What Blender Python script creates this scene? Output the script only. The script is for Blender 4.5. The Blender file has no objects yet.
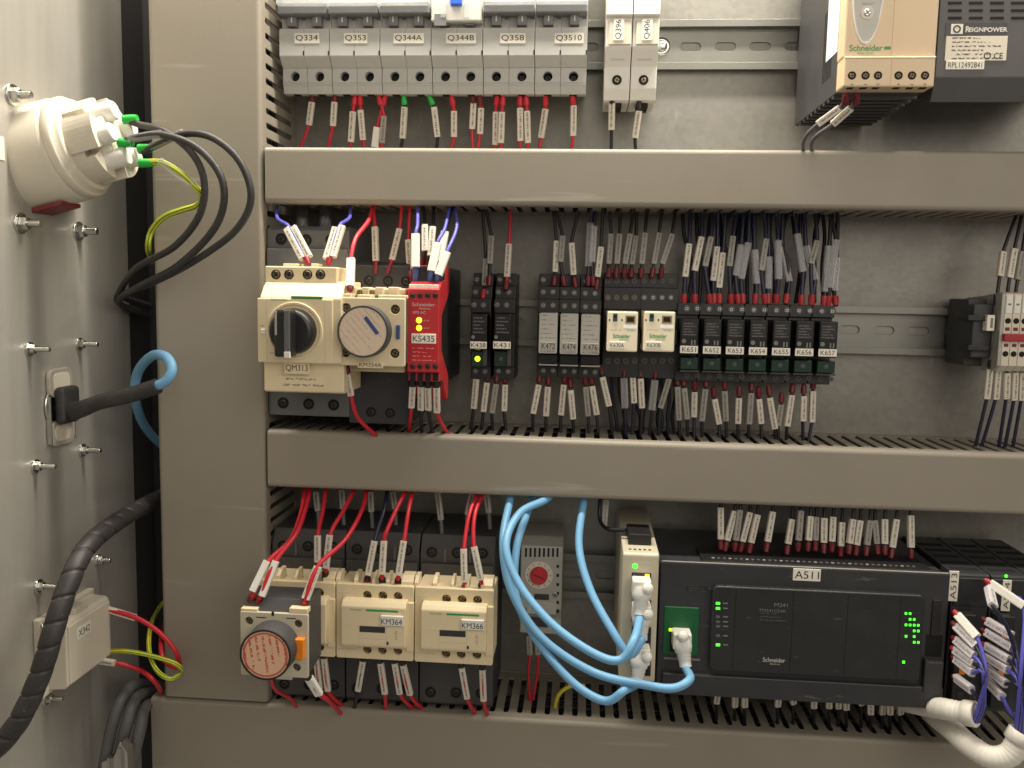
import bpy, bmesh, math, random
from mathutils import Vector, Matrix
from math import radians as rad
random.seed(7)
sc = bpy.context.scene
# ---------------------------------------------------------------- camera (units below: millimetres, 0.001 m each)
S = 0.001
CAM = Vector((0, -660, 0))
RX = Vector((0.996513, 0.081207, 0.01918)); UP = Vector((-0.02753, 0.102988, 0.994302)); FW = Vector((-0.078769, 0.991362, -0.104864))
FPX = 858.0
cam = bpy.data.cameras.new('camera'); camo = bpy.data.objects.new('camera', cam)
sc.collection.objects.link(camo)
camo.matrix_world = Matrix.Translation(CAM*S) @ Matrix((RX, UP, -FW)).transposed().to_4x4()
cam.sensor_fit = 'HORIZONTAL'; cam.sensor_width = 36; cam.lens = 36*FPX/1024
cam.clip_start = 0.01; cam.clip_end = 20
cam.dof.use_dof = True; cam.dof.focus_distance = 0.575; cam.dof.aperture_fstop = 9.0
sc.camera = camo
# ---------------------------------------------------------------- world (dim room light) and the cabinet's tube lamp
wd = bpy.data.worlds.new('World'); sc.world = wd; wd.use_nodes = True
bg = wd.node_tree.nodes['Background']; bg.inputs[0].default_value = (1.0, 0.90, 0.77, 1); bg.inputs[1].default_value = 0.31
def lamp(name, loc, aim, sx, sy, watt, col):
    l = bpy.data.lights.new(name, 'AREA'); l.shape = 'RECTANGLE'; l.size = sx; l.size_y = sy; l.energy = watt; l.color = col
    o = bpy.data.objects.new(name, l); sc.collection.objects.link(o); o.location = Vector(loc)*S
    o.rotation_euler = (Vector(aim)-Vector(loc)).to_track_quat('-Z', 'Y').to_euler(); return o
lamp('cabinet_tube_lamp', (-20, -126, 470), (-20, -126, -300), 0.78, 0.04, 10.0, (1.0, 0.92, 0.79))
lamp('room_front_fill', (430, -880, 340), (30, 0, 0), 0.9, 0.6, 4.6, (1.0, 0.91, 0.79))  # unseen front fill light at upper right, set low to reach the recesses
sc.view_settings.view_transform = 'Standard'; sc.view_settings.look = 'None'; sc.view_settings.gamma = 1; sc.view_settings.exposure = -0.2
sc.view_settings.use_curve_mapping = False

# ---------------------------------------------------------------- pixel -> place helpers
def ray(px, py): return RX*((px-512)/FPX) - UP*((py-384)/FPX) + FW
def W(px, py, y):                       # point on the plane parallel to the mounting plate, y mm in front (negative) of it
    v = ray(px, py); return CAM + v*((y+660)/v.y)
def WX(px, py, X):                      # point on a plane X = const (side wall)
    v = ray(px, py); return CAM + v*((X-CAM.x)/v.x)
def rect(x0, y0, x1, y1, y):
    mx, my = (x0+x1)/2, (y0+y1)/2
    return W(x0, my, y).x, W(x1, my, y).x, W(mx, y1, y).z, W(mx, y0, y).z

# ---------------------------------------------------------------- materials
def lin(c): return tuple(((v/255)/12.92 if v/255 <= .04045 else ((v/255+.055)/1.055)**2.4) for v in c)
MATS = {}
def mat(name, rgb, rough=.45, metal=0.0, var=.08, scale=60, bump=0.0, bscale=400, emit=None, alpha=1, trans=0, coat=0, spec=.5, stretch=None):
    m = bpy.data.materials.new(name); m.use_nodes = True; MATS[name] = m
    nt = m.node_tree; p = nt.nodes['Principled BSDF']; L = nt.links
    c = lin(rgb)
    p.inputs['Roughness'].default_value = rough; p.inputs['Metallic'].default_value = metal
    p.inputs['Alpha'].default_value = alpha; p.inputs['Transmission Weight'].default_value = trans
    p.inputs['Coat Weight'].default_value = coat; p.inputs['Specular IOR Level'].default_value = spec
    tc = nt.nodes.new('ShaderNodeTexCoord'); mp = nt.nodes.new('ShaderNodeMapping'); L.new(tc.outputs['Object'], mp.inputs[0])
    if stretch: mp.inputs['Scale'].default_value = stretch
    n = nt.nodes.new('ShaderNodeTexNoise'); n.inputs['Scale'].default_value = scale; n.inputs['Detail'].default_value = 6
    L.new(mp.outputs[0], n.inputs['Vector'])
    mx = nt.nodes.new('ShaderNodeMix'); mx.data_type = 'RGBA'
    mx.inputs['A'].default_value = (*[v*(1-var) for v in c], 1); mx.inputs['B'].default_value = (*[min(1, v*(1+var)) for v in c], 1)
    L.new(n.outputs['Fac'], mx.inputs['Factor']); L.new(mx.outputs['Result'], p.inputs['Base Color'])
    mr = nt.nodes.new('ShaderNodeMapRange'); mr.inputs['To Min'].default_value = max(.02, rough-.1); mr.inputs['To Max'].default_value = min(1, rough+.1)
    L.new(n.outputs['Fac'], mr.inputs['Value']); L.new(mr.outputs[0], p.inputs['Roughness'])
    if bump:
        b = nt.nodes.new('ShaderNodeBump'); b.inputs['Strength'].default_value = bump; b.inputs['Distance'].default_value = .0005
        n2 = nt.nodes.new('ShaderNodeTexNoise'); n2.inputs['Scale'].default_value = bscale; n2.inputs['Detail'].default_value = 3
        L.new(mp.outputs[0], n2.inputs['Vector']); L.new(n2.outputs['Fac'], b.inputs['Height']); L.new(b.outputs[0], p.inputs['Normal'])
    if emit:
        p.inputs['Emission Color'].default_value = (*lin(emit[0]), 1); p.inputs['Emission Strength'].default_value = emit[1]
    return m
def scuff(name, amt, s1, stretch, col=None):        # smudges, dust and fine scratches on a surface
    nt = MATS[name].node_tree; p = nt.nodes['Principled BSDF']; L = nt.links
    src = p.inputs['Base Color'].links[0].from_socket; tc = nt.nodes.new('ShaderNodeTexCoord')
    def nz(sc_, st, det, lo, hi):
        mp = nt.nodes.new('ShaderNodeMapping'); mp.inputs['Scale'].default_value = st; L.new(tc.outputs['Object'], mp.inputs[0])
        n = nt.nodes.new('ShaderNodeTexNoise'); n.inputs['Scale'].default_value = sc_; n.inputs['Detail'].default_value = det; n.inputs['Roughness'].default_value = .65; L.new(mp.outputs[0], n.inputs['Vector'])
        r = nt.nodes.new('ShaderNodeMapRange'); r.inputs['From Min'].default_value = lo; r.inputs['From Max'].default_value = hi; L.new(n.outputs['Fac'], r.inputs['Value']); return r.outputs[0]
    def layer(src, fac, a, gain):
        m = nt.nodes.new('ShaderNodeMath'); m.operation = 'MULTIPLY'; m.inputs[1].default_value = a; L.new(fac, m.inputs[0])
        x = nt.nodes.new('ShaderNodeMix'); x.data_type = 'RGBA'; x.inputs['B'].default_value = (gain, gain*.97, gain*.92, 1); L.new(m.outputs[0], x.inputs['Factor']); L.new(src, x.inputs['A']); return x.outputs['Result']
    src = layer(src, nz(s1, (1, 1, 1), 5, .5, .75), amt, .12)
    src = layer(src, nz(s1*9, stretch, 3, .66, .74), amt*.9, .62)
    src = layer(src, nz(900, (1, 1, 1), 2, .72, .8), amt*1.2, .05)
    L.new(src, p.inputs['Base Color'])
mat('duct', (143, 136, 123), .5, bump=.15, bscale=900, var=.05, scale=18)
mat('plate', (142, 140, 133), .38, metal=.3, var=.2, scale=26, bump=.2, bscale=260)
mat('wall', (184, 181, 173), .36, metal=.4, var=.06, scale=120, bump=.25, bscale=600, stretch=(1, 1, .03))
mat('frame', (52, 51, 52), .55)
mat('steel', (190, 190, 188), .3, metal=1, var=.1)
mat('zinc', (205, 205, 200), .22, metal=1, var=.1)
mat('brass', (150, 135, 105), .35, metal=1)
mat('shaded_steel', (70, 70, 70), .4, metal=.8)  # steel with the shade of terminal holes put into its colour
mat('shaded_brass', (112, 100, 80), .4, metal=.9)  # brass darkened in colour for screws sitting in shaded holes
mat('psu_black', (74, 73, 72), .45, var=.1)
mat('conduit', (220, 216, 206), .5, var=.05)
mat('ivory', (238, 228, 200), .4, var=.03)
mat('teal', (52, 74, 78), .35)
mat('bright_white', (252, 252, 250), .4)
mat('foil_plate', (196, 190, 176), .4, metal=.35)
mat('dull_red', (126, 44, 50), .5)
mat('switch', (198, 190, 168), .4, var=.04)
mat('rail', (134, 134, 128), .42, metal=.7, var=.15)
mat('breaker', (186, 185, 180), .42, var=.04)
mat('breaker_dark', (124, 126, 127), .4)
mat('white', (226, 224, 216), .4, var=.03)
mat('offwhite', (212, 205, 188), .38, var=.03, scale=30)
mat('cream', (226, 210, 174), .42, var=.04, scale=40)
mat('cream_shade', (198, 190, 168), .45, var=.04)
mat('psu', (224, 200, 164), .35, var=.03)
mat('charcoal', (66, 66, 67), .5, var=.1, bump=.1)
mat('charcoal_light', (96, 97, 98), .45, var=.08)
mat('black', (30, 30, 31), .4, var=.15)
mat('black_gloss', (24, 24, 25), .22, var=.15)
mat('plc', (50, 51, 54), .42, var=.1, bump=.1)
mat('plc_panel', (40, 41, 43), .3, var=.1)
mat('hole', (10, 10, 10), .8)  # near-black colour, mostly standing for the shade inside holes and slots
mat('dark_green', (26, 52, 40), .25, var=.1)
mat('red_case', (186, 44, 50), .38, var=.04)
mat('red', (160, 34, 42), .4)
mat('dark_red', (104, 24, 32), .45)
mat('wire_red', (196, 34, 50), .42)
mat('wire_black', (26, 26, 30), .45)
mat('wire_navy', (28, 30, 54), .42)
mat('wire_violet', (84, 82, 176), .42)
mat('wire_grey', (92, 92, 94), .5)
mat('wire_yellow', (214, 204, 52), .42)
mat('cable_blue', (114, 170, 210), .42, var=.04)
mat('cable_black', (50, 48, 48), .5)
mat('green', (38, 176, 66), .4)
mat('green_print', (52, 150, 84), .5)
mat('port_green', (10, 92, 50), .4)
mat('orange', (236, 136, 30), .4)
mat('blue', (50, 104, 214), .4)
mat('blue_print', (54, 76, 130), .5)
mat('red_print', (186, 92, 78), .5)
mat('text', (26, 25, 25), .6)
mat('text_grey', (120, 120, 120), .6)
mat('text_light', (190, 186, 184), .6)
mat('label', (232, 228, 214), .5, var=.03)
mat('silver', (168, 166, 158), .35, metal=.2)
mat('clear', (225, 225, 225), .12, alpha=.3, spec=.8)
mat('glass', (235, 238, 240), .06, alpha=.35, spec=1)
mat('led_green', (60, 255, 60), .4, emit=((70, 255, 40), 2.6))
mat('led_lime', (190, 255, 40), .4, emit=((190, 255, 30), 3.2))
mat('led_yellow', (255, 200, 40), .4, emit=((255, 190, 30), 2.0))
mat('led_off', (70, 86, 80), .3)
mat('foil', (200, 200, 198), .2, metal=.8)
def two_tone(name, a, b, k, ang):       # green/yellow earth wire: stripes that run along the wire (UV)
    m = mat(name, a, .42); nt = m.node_tree; p = nt.nodes['Principled BSDF']; L = nt.links
    uv = nt.nodes.new('ShaderNodeUVMap'); sp = nt.nodes.new('ShaderNodeSeparateXYZ'); L.new(uv.outputs[0], sp.inputs[0])
    ad = nt.nodes.new('ShaderNodeMath'); ad.operation = 'MULTIPLY_ADD'; ad.inputs[1].default_value = k; L.new(sp.outputs[0], ad.inputs[0]); L.new(sp.outputs[1], ad.inputs[2])
    fr = nt.nodes.new('ShaderNodeMath'); fr.operation = 'FRACT'; L.new(ad.outputs[0], fr.inputs[0])
    gt = nt.nodes.new('ShaderNodeMath'); gt.operation = 'GREATER_THAN'; gt.inputs[1].default_value = ang; L.new(fr.outputs[0], gt.inputs[0])
    mx = nt.nodes.new('ShaderNodeMix'); mx.data_type = 'RGBA'; mx.inputs['A'].default_value = (*lin(a), 1); mx.inputs['B'].default_value = (*lin(b), 1)
    L.new(gt.outputs[0], mx.inputs['Factor']); L.new(mx.outputs['Result'], p.inputs['Base Color']); return m
two_tone('earth', (222, 212, 40), (44, 140, 72), 6, .62)
def print_mat(name, base, ink, sx, sy, lo, hi, rows=1, axis='xz', rough=.5, alpha=1):   # flat fine print too small to read
    m = mat(name, base, rough, var=.03, alpha=alpha); nt = m.node_tree; p = nt.nodes['Principled BSDF']; L = nt.links
    tc = nt.nodes.new('ShaderNodeTexCoord'); sp = nt.nodes.new('ShaderNodeSeparateXYZ'); L.new(tc.outputs['Generated'], sp.inputs[0])
    A, Bv = (sp.outputs['X'], sp.outputs['Z'])
    def M(op, a, b=None):
        n = nt.nodes.new('ShaderNodeMath'); n.operation = op
        for i, v in enumerate((a, b)):
            if v is None: continue
            if isinstance(v, (int, float)): n.inputs[i].default_value = v
            else: L.new(v, n.inputs[i])
        return n.outputs[0]
    row = M('MULTIPLY', Bv, rows); fr = M('FRACT', row); fl = M('FLOOR', row)
    band = M('MULTIPLY', M('GREATER_THAN', fr, lo), M('LESS_THAN', fr, hi))
    ends = M('MULTIPLY', M('GREATER_THAN', A, .1), M('LESS_THAN', A, M('SUBTRACT', .95, M('MULTIPLY', M('FRACT', M('MULTIPLY', fl, .37)), .45))))
    cb = nt.nodes.new('ShaderNodeCombineXYZ'); L.new(M('MULTIPLY', A, sx), cb.inputs[0]); L.new(M('MULTIPLY', Bv, sy), cb.inputs[1]); L.new(fl, cb.inputs[2])
    oi = nt.nodes.new('ShaderNodeObjectInfo'); av = nt.nodes.new('ShaderNodeVectorMath'); av.operation = 'ADD'; L.new(cb.outputs[0], av.inputs[0])
    rs = nt.nodes.new('ShaderNodeVectorMath'); rs.operation = 'SCALE'; cr = nt.nodes.new('ShaderNodeCombineXYZ'); L.new(oi.outputs['Random'], cr.inputs[0]); L.new(cr.outputs[0], rs.inputs[0]); rs.inputs['Scale'].default_value = 90
    L.new(rs.outputs[0], av.inputs[1])
    n = nt.nodes.new('ShaderNodeTexNoise'); n.inputs['Scale'].default_value = 1; n.inputs['Detail'].default_value = 2; L.new(av.outputs[0], n.inputs['Vector'])
    fac = M('MULTIPLY', M('MULTIPLY', M('GREATER_THAN', n.outputs['Fac'], .47), band), ends)
    mx = nt.nodes.new('ShaderNodeMix'); mx.data_type = 'RGBA'; mx.inputs['A'].default_value = (*lin(base), 1); mx.inputs['B'].default_value = (*lin(ink), 1)
    L.new(fac, mx.inputs['Factor']); L.new(mx.outputs['Result'], p.inputs['Base Color']); return m
print_mat('sleeve', (212, 205, 191), (128, 120, 110), 48, 3, .36, .66)
print_mat('sleeve_dim', (168, 164, 156), (110, 106, 100), 48, 3, .36, .66, alpha=.8)
print_mat('sleeve_mod', (206, 200, 204), (150, 144, 150), 40, 3, .36, .66)
print_mat('print_sheet', (226, 218, 200), (96, 90, 84), 22, 10, .3, .7, rows=6)
print_mat('print_sheet_white', (228, 230, 230), (90, 92, 96), 26, 30, .2, .75, rows=14)
print_mat('print_dark', (34, 34, 36), (120, 120, 124), 16, 10, .3, .62, rows=5, rough=.25)
print_mat('print_plc', (40, 41, 43), (84, 84, 88), 18, 8, .35, .65, rows=3, rough=.3)
print_mat('print_silver', (176, 174, 166), (128, 124, 120), 14, 10, .35, .6, rows=9, rough=.35)
print_mat('print_cream', (226, 210, 174), (150, 142, 124), 14, 8, .3, .65, rows=2, rough=.42)
print_mat('print_red', (190, 36, 44), (226, 130, 130), 12, 10, .3, .6, rows=4, rough=.4)
print_mat('print_dial_red', (222, 182, 150), (190, 96, 78), 22, 12, .3, .66, rows=7, rough=.4)
print_mat('print_dial_grey', (220, 200, 178), (184, 160, 150), 30, 12, .38, .55, rows=9, rough=.4)

def spangle(name, sc_, amt):      # galvanised crystal pattern
    nt = MATS[name].node_tree; p = nt.nodes['Principled BSDF']; L = nt.links; src = p.inputs['Base Color'].links[0].from_socket
    tc = nt.nodes.new('ShaderNodeTexCoord'); v = nt.nodes.new('ShaderNodeTexVoronoi'); v.inputs['Scale'].default_value = sc_; L.new(tc.outputs['Object'], v.inputs['Vector'])
    n = nt.nodes.new('ShaderNodeTexNoise'); n.inputs['Scale'].default_value = 11; n.inputs['Detail'].default_value = 4; L.new(tc.outputs['Object'], n.inputs['Vector'])
    m = nt.nodes.new('ShaderNodeMath'); m.operation = 'MULTIPLY'; L.new(v.outputs['Color'], m.inputs[0]); L.new(n.outputs['Fac'], m.inputs[1])
    r = nt.nodes.new('ShaderNodeMapRange'); r.inputs['From Max'].default_value = .7; r.inputs['To Min'].default_value = 1-amt; r.inputs['To Max'].default_value = 1+amt; L.new(m.outputs[0], r.inputs['Value'])
    x = nt.nodes.new('ShaderNodeVectorMath'); x.operation = 'SCALE'; L.new(src, x.inputs[0]); L.new(r.outputs[0], x.inputs['Scale']); L.new(x.outputs[0], p.inputs['Base Color'])
spangle('plate', 240, .11)
scuff('duct', .22, 9, (.06, 1, 1)); scuff('plate', .3, 14, (1, 1, .1)); scuff('wall', .22, 8, (1, .15, 1)); scuff('cream', .07, 30, (.2, 1, 1)); scuff('plc', .12, 25, (.2, 1, 1)); scuff('plc_panel', .1, 25, (.3, 1, 1)); scuff('offwhite', .08, 30, (.3, 1, 1)); scuff('cable_black', .25, 60, (1, 1, 1)); scuff('breaker', .08, 30, (.3, 1, 1))
# ---------------------------------------------------------------- mesh builder (world millimetres in, one object out)
def origin(o):
    v = Vector((0, 0, 0))
    while o: v += o.location; o = o.parent
    return v/S
class MB:
    def __init__(s): s.v = []; s.f = []; s.uv = None; s.smooth = set()
    def add(s, vs, fs, smooth=False):
        b = len(s.v); s.v += [Vector(v) for v in vs]
        for f in fs:
            if smooth: s.smooth.add(len(s.f))
            s.f.append(tuple(i+b for i in f))
        return s
    def bm(s, bm):
        bm.verts.index_update(); s.add([v.co.copy() for v in bm.verts], [[v.index for v in f.verts] for f in bm.faces]); bm.free(); return s
    def box(s, x0, x1, y0, y1, z0, z1, bev=.5, seg=2):
        bm = bmesh.new(); bmesh.ops.create_cube(bm, size=1)
        for v in bm.verts: v.co = Vector(((x0+x1)/2+v.co.x*(x1-x0), (y0+y1)/2+v.co.y*(y1-y0), (z0+z1)/2+v.co.z*(z1-z0)))
        b = min(bev, .45*min(abs(x1-x0), abs(y1-y0), abs(z1-z0)))
        if b > 0: bmesh.ops.bevel(bm, geom=bm.edges[:], offset=b, segments=seg, profile=.5, affect='EDGES')
        return s.bm(bm)
    def prism(s, prof, axis, lo, hi, bev=0):         # prof in the other two axes: x->(y,z)  y->(x,z)  z->(x,y)
        bm = bmesh.new(); n = len(prof)
        def p(a, b, t): return {'x': (t, a, b), 'y': (a, t, b), 'z': (a, b, t)}[axis]
        A = [bm.verts.new(p(a, b, lo)) for a, b in prof]; B = [bm.verts.new(p(a, b, hi)) for a, b in prof]
        bm.faces.new(A); bm.faces.new(B[::-1])
        for i in range(n): bm.faces.new((A[i], B[i], B[(i+1) % n], A[(i+1) % n]))
        bmesh.ops.recalc_face_normals(bm, faces=bm.faces[:])
        if bev: bmesh.ops.bevel(bm, geom=bm.edges[:], offset=bev, segments=2, profile=.5, affect='EDGES')
        return s.bm(bm)
    def lathe(s, o, ax, prof, seg=24, closed=True, a0=0.0):   # prof: (distance along ax, radius)
        o = Vector(o); ax = Vector(ax).normalized(); u = ax.orthogonal().normalized()
        if abs(ax.z) < .9: u = (Vector((0, 0, 1)) - ax*ax.z).normalized()
        w = ax.cross(u); vs = []; fs = []
        for d, r in prof:
            for k in range(seg):
                t = a0+2*math.pi*k/seg; vs.append(o+ax*d+(u*math.cos(t)+w*math.sin(t))*r)
        for i in range(len(prof)-1):
            for k in range(seg):
                k2 = (k+1) % seg; fs.append((i*seg+k, i*seg+k2, (i+1)*seg+k2, (i+1)*seg+k))
        n0 = len(s.f); s.add(vs, fs, seg > 8)
        if closed: s.add([vs[k] for k in range(seg)], [tuple(range(seg))[::-1]]); s.add([vs[-seg+k] for k in range(seg)], [tuple(range(seg))])
        return s
    def cyl(s, o, ax, r, length, seg=20, bev=0):
        if bev: return s.lathe(o, ax, [(0, r), (length-bev, r), (length-bev*.3, r-bev*.3), (length, r-bev)], seg)
        return s.lathe(o, ax, [(0, r), (length, r)], seg)
    def tube(s, pts, r, seg=10, step=2.0, rfun=None):
        P = [Vector(p) for p in pts]; C = []
        Q = [P[0]*2-P[1]]+P+[P[-1]*2-P[-2]]
        for i in range(1, len(Q)-2):
            n = max(2, int((Q[i+1]-Q[i]).length/step))
            for k in range(n):
                t = k/n; a, b, c, d = Q[i-1], Q[i], Q[i+1], Q[i+2]
                C.append(.5*((2*b)+(c-a)*t+(2*a-5*b+4*c-d)*t*t+(3*b-a-3*c+d)*t**3))
        C.append(P[-1]); n = len(C); T = [(C[min(i+1, n-1)]-C[max(i-1, 0)]).normalized() for i in range(n)]
        u = T[0].orthogonal().normalized(); vs = []; fs = []; L = 0; base = len(s.f); uvl = []
        for i in range(n):
            u = (u-T[i]*u.dot(T[i])).normalized(); w = T[i].cross(u)
            if i: L += (C[i]-C[i-1]).length
            for k in range(seg):
                t = 2*math.pi*k/seg; rr = rfun(L, k/seg) if rfun else r
                vs.append(C[i]+(u*math.cos(t)+w*math.sin(t))*rr)
            uvl.append(L)
        for i in range(n-1):
            for k in range(seg): k2 = (k+1) % seg; fs.append((i*seg+k, i*seg+k2, (i+1)*seg+k2, (i+1)*seg+k))
        s.add(vs, fs, True); s.uv = (base, n, seg, uvl)
        s.add(vs[:seg], [tuple(range(seg))[::-1]]); s.add(vs[-seg:], [tuple(range(seg))]); return s
    def mesh(s, name, m, off=Vector((0, 0, 0))):
        me = bpy.data.meshes.new(name); me.from_pydata([((v-off)*S)[:] for v in s.v], [], s.f); me.materials.append(MATS[m])
        if s.smooth: me.polygons.foreach_set('use_smooth', [i in s.smooth for i in range(len(s.f))])
        if s.uv:
            base, n, seg, uvl = s.uv; uv = me.uv_layers.new(name='UVMap'); d = uv.data
            for pi in range(base, base+(n-1)*seg):
                i, k = divmod(pi-base, seg)
                for li, (a, b) in zip(me.polygons[pi].loop_indices, ((i, k), (i, k+1), (i+1, k+1), (i+1, k))): d[li].uv = (b/seg, uvl[a]/60)
        me.validate(); me.update(); return me
    def build(s, name, m, parent=None, **kw):
        off = origin(parent) if parent else kw.pop('at', Vector((0, 0, 0)))
        o = bpy.data.objects.new(name, s.mesh(name, m, Vector(off))); sc.collection.objects.link(o)
        if parent: o.parent = parent
        else: o.location = Vector(off)*S
        return tag(o, **kw)
def tag(o, label=None, cat=None, group=None, kind=None):
    for k, v in (('label', label), ('category', cat), ('group', group), ('kind', kind)):
        if v: o[k] = v
    return o
def thing(name, label, cat, at, group=None):
    o = bpy.data.objects.new(name, None); o.empty_display_size = .01; sc.collection.objects.link(o); o.location = Vector(at)*S
    return tag(o, label, cat, group)
def copy_tree(o, parent=None):
    c = o.copy(); sc.collection.objects.link(c); c.parent = parent
    for ch in o.children: copy_tree(ch, c)
    return c
def fb(parent, name, m, px, y0, y1, bev=.5, **kw):      # box whose front face fills the pixel rectangle px at depth y0, running back to y1
    x0, x1, z0, z1 = rect(*px, y0); return MB().box(x0, x1, y0, y1, z0, z1, bev).build(name, m, parent, **kw)
def bx(parent, name, m, x0, x1, y0, y1, z0, z1, bev=.5, **kw): return MB().box(x0, x1, y0, y1, z0, z1, bev).build(name, m, parent, **kw)
def stadium(cx, cz, w, h, n=6):
    r = min(w, h)/2; P = []
    for k in range(4):
        ccx = cx+(w/2-r)*(1, -1, -1, 1)[k]; ccz = cz+(h/2-r)*(1, 1, -1, -1)[k]
        for j in range(n+1): t = math.pi/2*(k+j/n); P.append((ccx+r*math.cos(t), ccz+r*math.sin(t)))
    return P
def circle(cx, cz, r, n=20): return [(cx+r*math.cos(2*math.pi*k/n), cz+r*math.sin(2*math.pi*k/n)) for k in range(n)]
def rrect(x0, x1, z0, z1, r=1.0, n=4):
    P = []
    for k, (cx, cz) in enumerate(((x1-r, z1-r), (x0+r, z1-r), (x0+r, z0+r), (x1-r, z0+r))):
        for j in range(n+1): t = math.pi/2*(k+j/n); P.append((cx+r*math.cos(t), cz+r*math.sin(t)))
    return P
def curve_mesh(loops, y0, y1, bev):     # flat outline with holes, given thickness; front at y0
    cu = bpy.data.curves.new('c', 'CURVE'); cu.dimensions = '2D'; cu.fill_mode = 'BOTH'
    cu.extrude = max(.01, (y1-y0)/2-bev)*S; cu.bevel_depth = bev*S; cu.bevel_resolution = 1; cu.offset = -bev*S
    for lp in loops:
        sp = cu.splines.new('POLY'); sp.points.add(len(lp)-1); sp.use_cyclic_u = True
        for p, (a, b) in zip(sp.points, lp): p.co = (a*S, b*S, 0, 1)
    o = bpy.data.objects.new('c', cu); me = bpy.data.meshes.new_from_object(o)
    me.transform(Matrix.Translation((0, (y0+y1)/2*S, 0)) @ Matrix.Rotation(rad(90), 4, 'X'))
    bpy.data.objects.remove(o); bpy.data.curves.remove(cu); return me
def hp(parent, name, m, loops, y0, y1, bev=.25, **kw):
    me = curve_mesh(loops, y0, y1, bev); off = origin(parent) if parent else Vector((0, 0, 0))
    me.transform(Matrix.Translation(-off*S)); me.materials.clear(); me.materials.append(MATS[m]); me.name = name
    o = bpy.data.objects.new(name, me); sc.collection.objects.link(o); o.parent = parent; return tag(o, **kw)
def text(parent, s, m, cx, cz, y, h, w=None, vert=False, rot=0.0, name='lettering', thick=.06, bold=0.0, face=None):
    cu = bpy.data.curves.new('t', 'FONT'); cu.body = s; cu.size = 1; cu.extrude = 0; cu.offset = bold
    o = bpy.data.objects.new('t', cu); me = bpy.data.meshes.new_from_object(o); bpy.data.objects.remove(o); bpy.data.curves.remove(cu)
    xs = [v.co.x for v in me.vertices]; ys = [v.co.y for v in me.vertices]
    W0, H0 = max(xs)-min(xs), max(ys)-min(ys); sy = h/H0; sx = (w/W0) if w else sy
    T = Matrix.Diagonal((sx*S, sy*S, 1, 1)) @ Matrix.Translation((-(max(xs)+min(xs))/2, -(max(ys)+min(ys))/2, 0))
    me.transform(Matrix.Rotation(rad(90), 4, 'X') @ Matrix.Rotation(rad(90 if vert else 0)+rot, 4, 'Z') @ T)
    if face is not None: me.transform(face)
    me.materials.clear(); me.materials.append(MATS[m]); me.name = name
    off = origin(parent) if parent else Vector((0, 0, 0))
    me.transform(Matrix.Translation((Vector((cx, y-thick, cz))-off)*S))
    o = bpy.data.objects.new(name, me); sc.collection.objects.link(o); o.parent = parent; return o
def label_plate(parent, s, px, y, m='label', tm='text', vert=False, fill=.62, thick=.5, bold=0.0, name='label_plate'):
    x0, x1, z0, z1 = rect(*px, y); p = MB().box(x0, x1, y-thick, y+.4, z0, z1, .12, 1).build(name, m, parent)
    if vert: text(p, s, tm, (x0+x1)/2, (z0+z1)/2, y-thick, (x1-x0)*fill, (z1-z0)*.86, True, bold=bold)
    else: text(p, s, tm, (x0+x1)/2, (z0+z1)/2, y-thick, (z1-z0)*fill, (x1-x0)*.88, bold=bold)
    return p
def screw(parent, X, Z, y, r, m='brass', name='terminal_screw', depth=1.2, rot=None):   # cross-slot screw head, front at y
    a = random.uniform(0, 3.1) if rot is None else rot
    o = MB().cyl((X, y+depth, Z), (0, -1, 0), r, depth, 14, .25*r).build(name, m, parent)
    b = MB(); c, s_ = math.cos(a), math.sin(a)
    for (ux, uz) in ((c, s_), (-s_, c)):
        q = [(X+ux*r*.75*i-uz*r*.13*j, Z+uz*r*.75*i+ux*r*.13*j) for i, j in ((-1, -1), (1, -1), (1, 1), (-1, 1))]
        b.prism(q, 'y', y-.05, y+.3)
    b.build('slot', 'hole', o); return o

# ================================================================ THE SETTING: mounting plate, side wall, frame
PLATE = MB().box(-306, 520, 0, 3, -480, 420, .3).build('mounting_plate', 'plate', kind='structure')
XW = W(128, 250, -16).x
MB().box(XW-4, XW, -420, -16, -480, 420, .8).build('side_wall', 'wall', kind='structure')
MB().prism([(XW-40, 24), (-306, 24), (-306, 60), (XW-40, 60)], 'z', -480, 420).box(XW-40, XW-4.5, -14, 24, -480, 420, .5).build('cabinet_frame', 'frame', kind='structure')
# DIN rails: hat profile with punched slots
def rail(name, label, x0, x1, pxc, pyc):
    zc = W(pxc, pyc, -6).z; t = thing(name, label, 'rail', ((x0+x1)/2, 0, zc), 'slotted mounting rails')
    for sg in (1, -1):
        MB().prism([(-7.5, zc+sg*12.5), (-7.5, zc+sg*17.5), (-6.3, zc+sg*17.5), (-6.3, zc+sg*13.6), (-.2, zc+sg*13.6), (-.2, zc+sg*12.5)], 'x', x0, x1, .15).build('lip', 'rail', t)
    slots = []; X = x0+14
    while X < x1-14: slots.append(stadium(X, zc, 15, 6.2)); X += 25
    hp(t, 'web', 'rail', [rrect(x0, x1, zc-12.6, zc+12.6, .2, 1)]+slots, -1.4, -.3, .1)
    return zc
Z1 = rail('mounting_rail', 'galvanised rail behind the top row of breakers', -215, 500, 700, 45)
Z2 = rail('mounting_rail', 'galvanised rail behind the middle row of relays', -215, 500, 900, 331)
Z3 = rail('mounting_rail', 'galvanised rail behind the bottom row with the thermostat', -215, 500, 580, 576)
t = thing('mounting_screw', 'round headed screw holding the top rail beside fuse holder Q406', 'screw', W(661, 45, -2))
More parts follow.
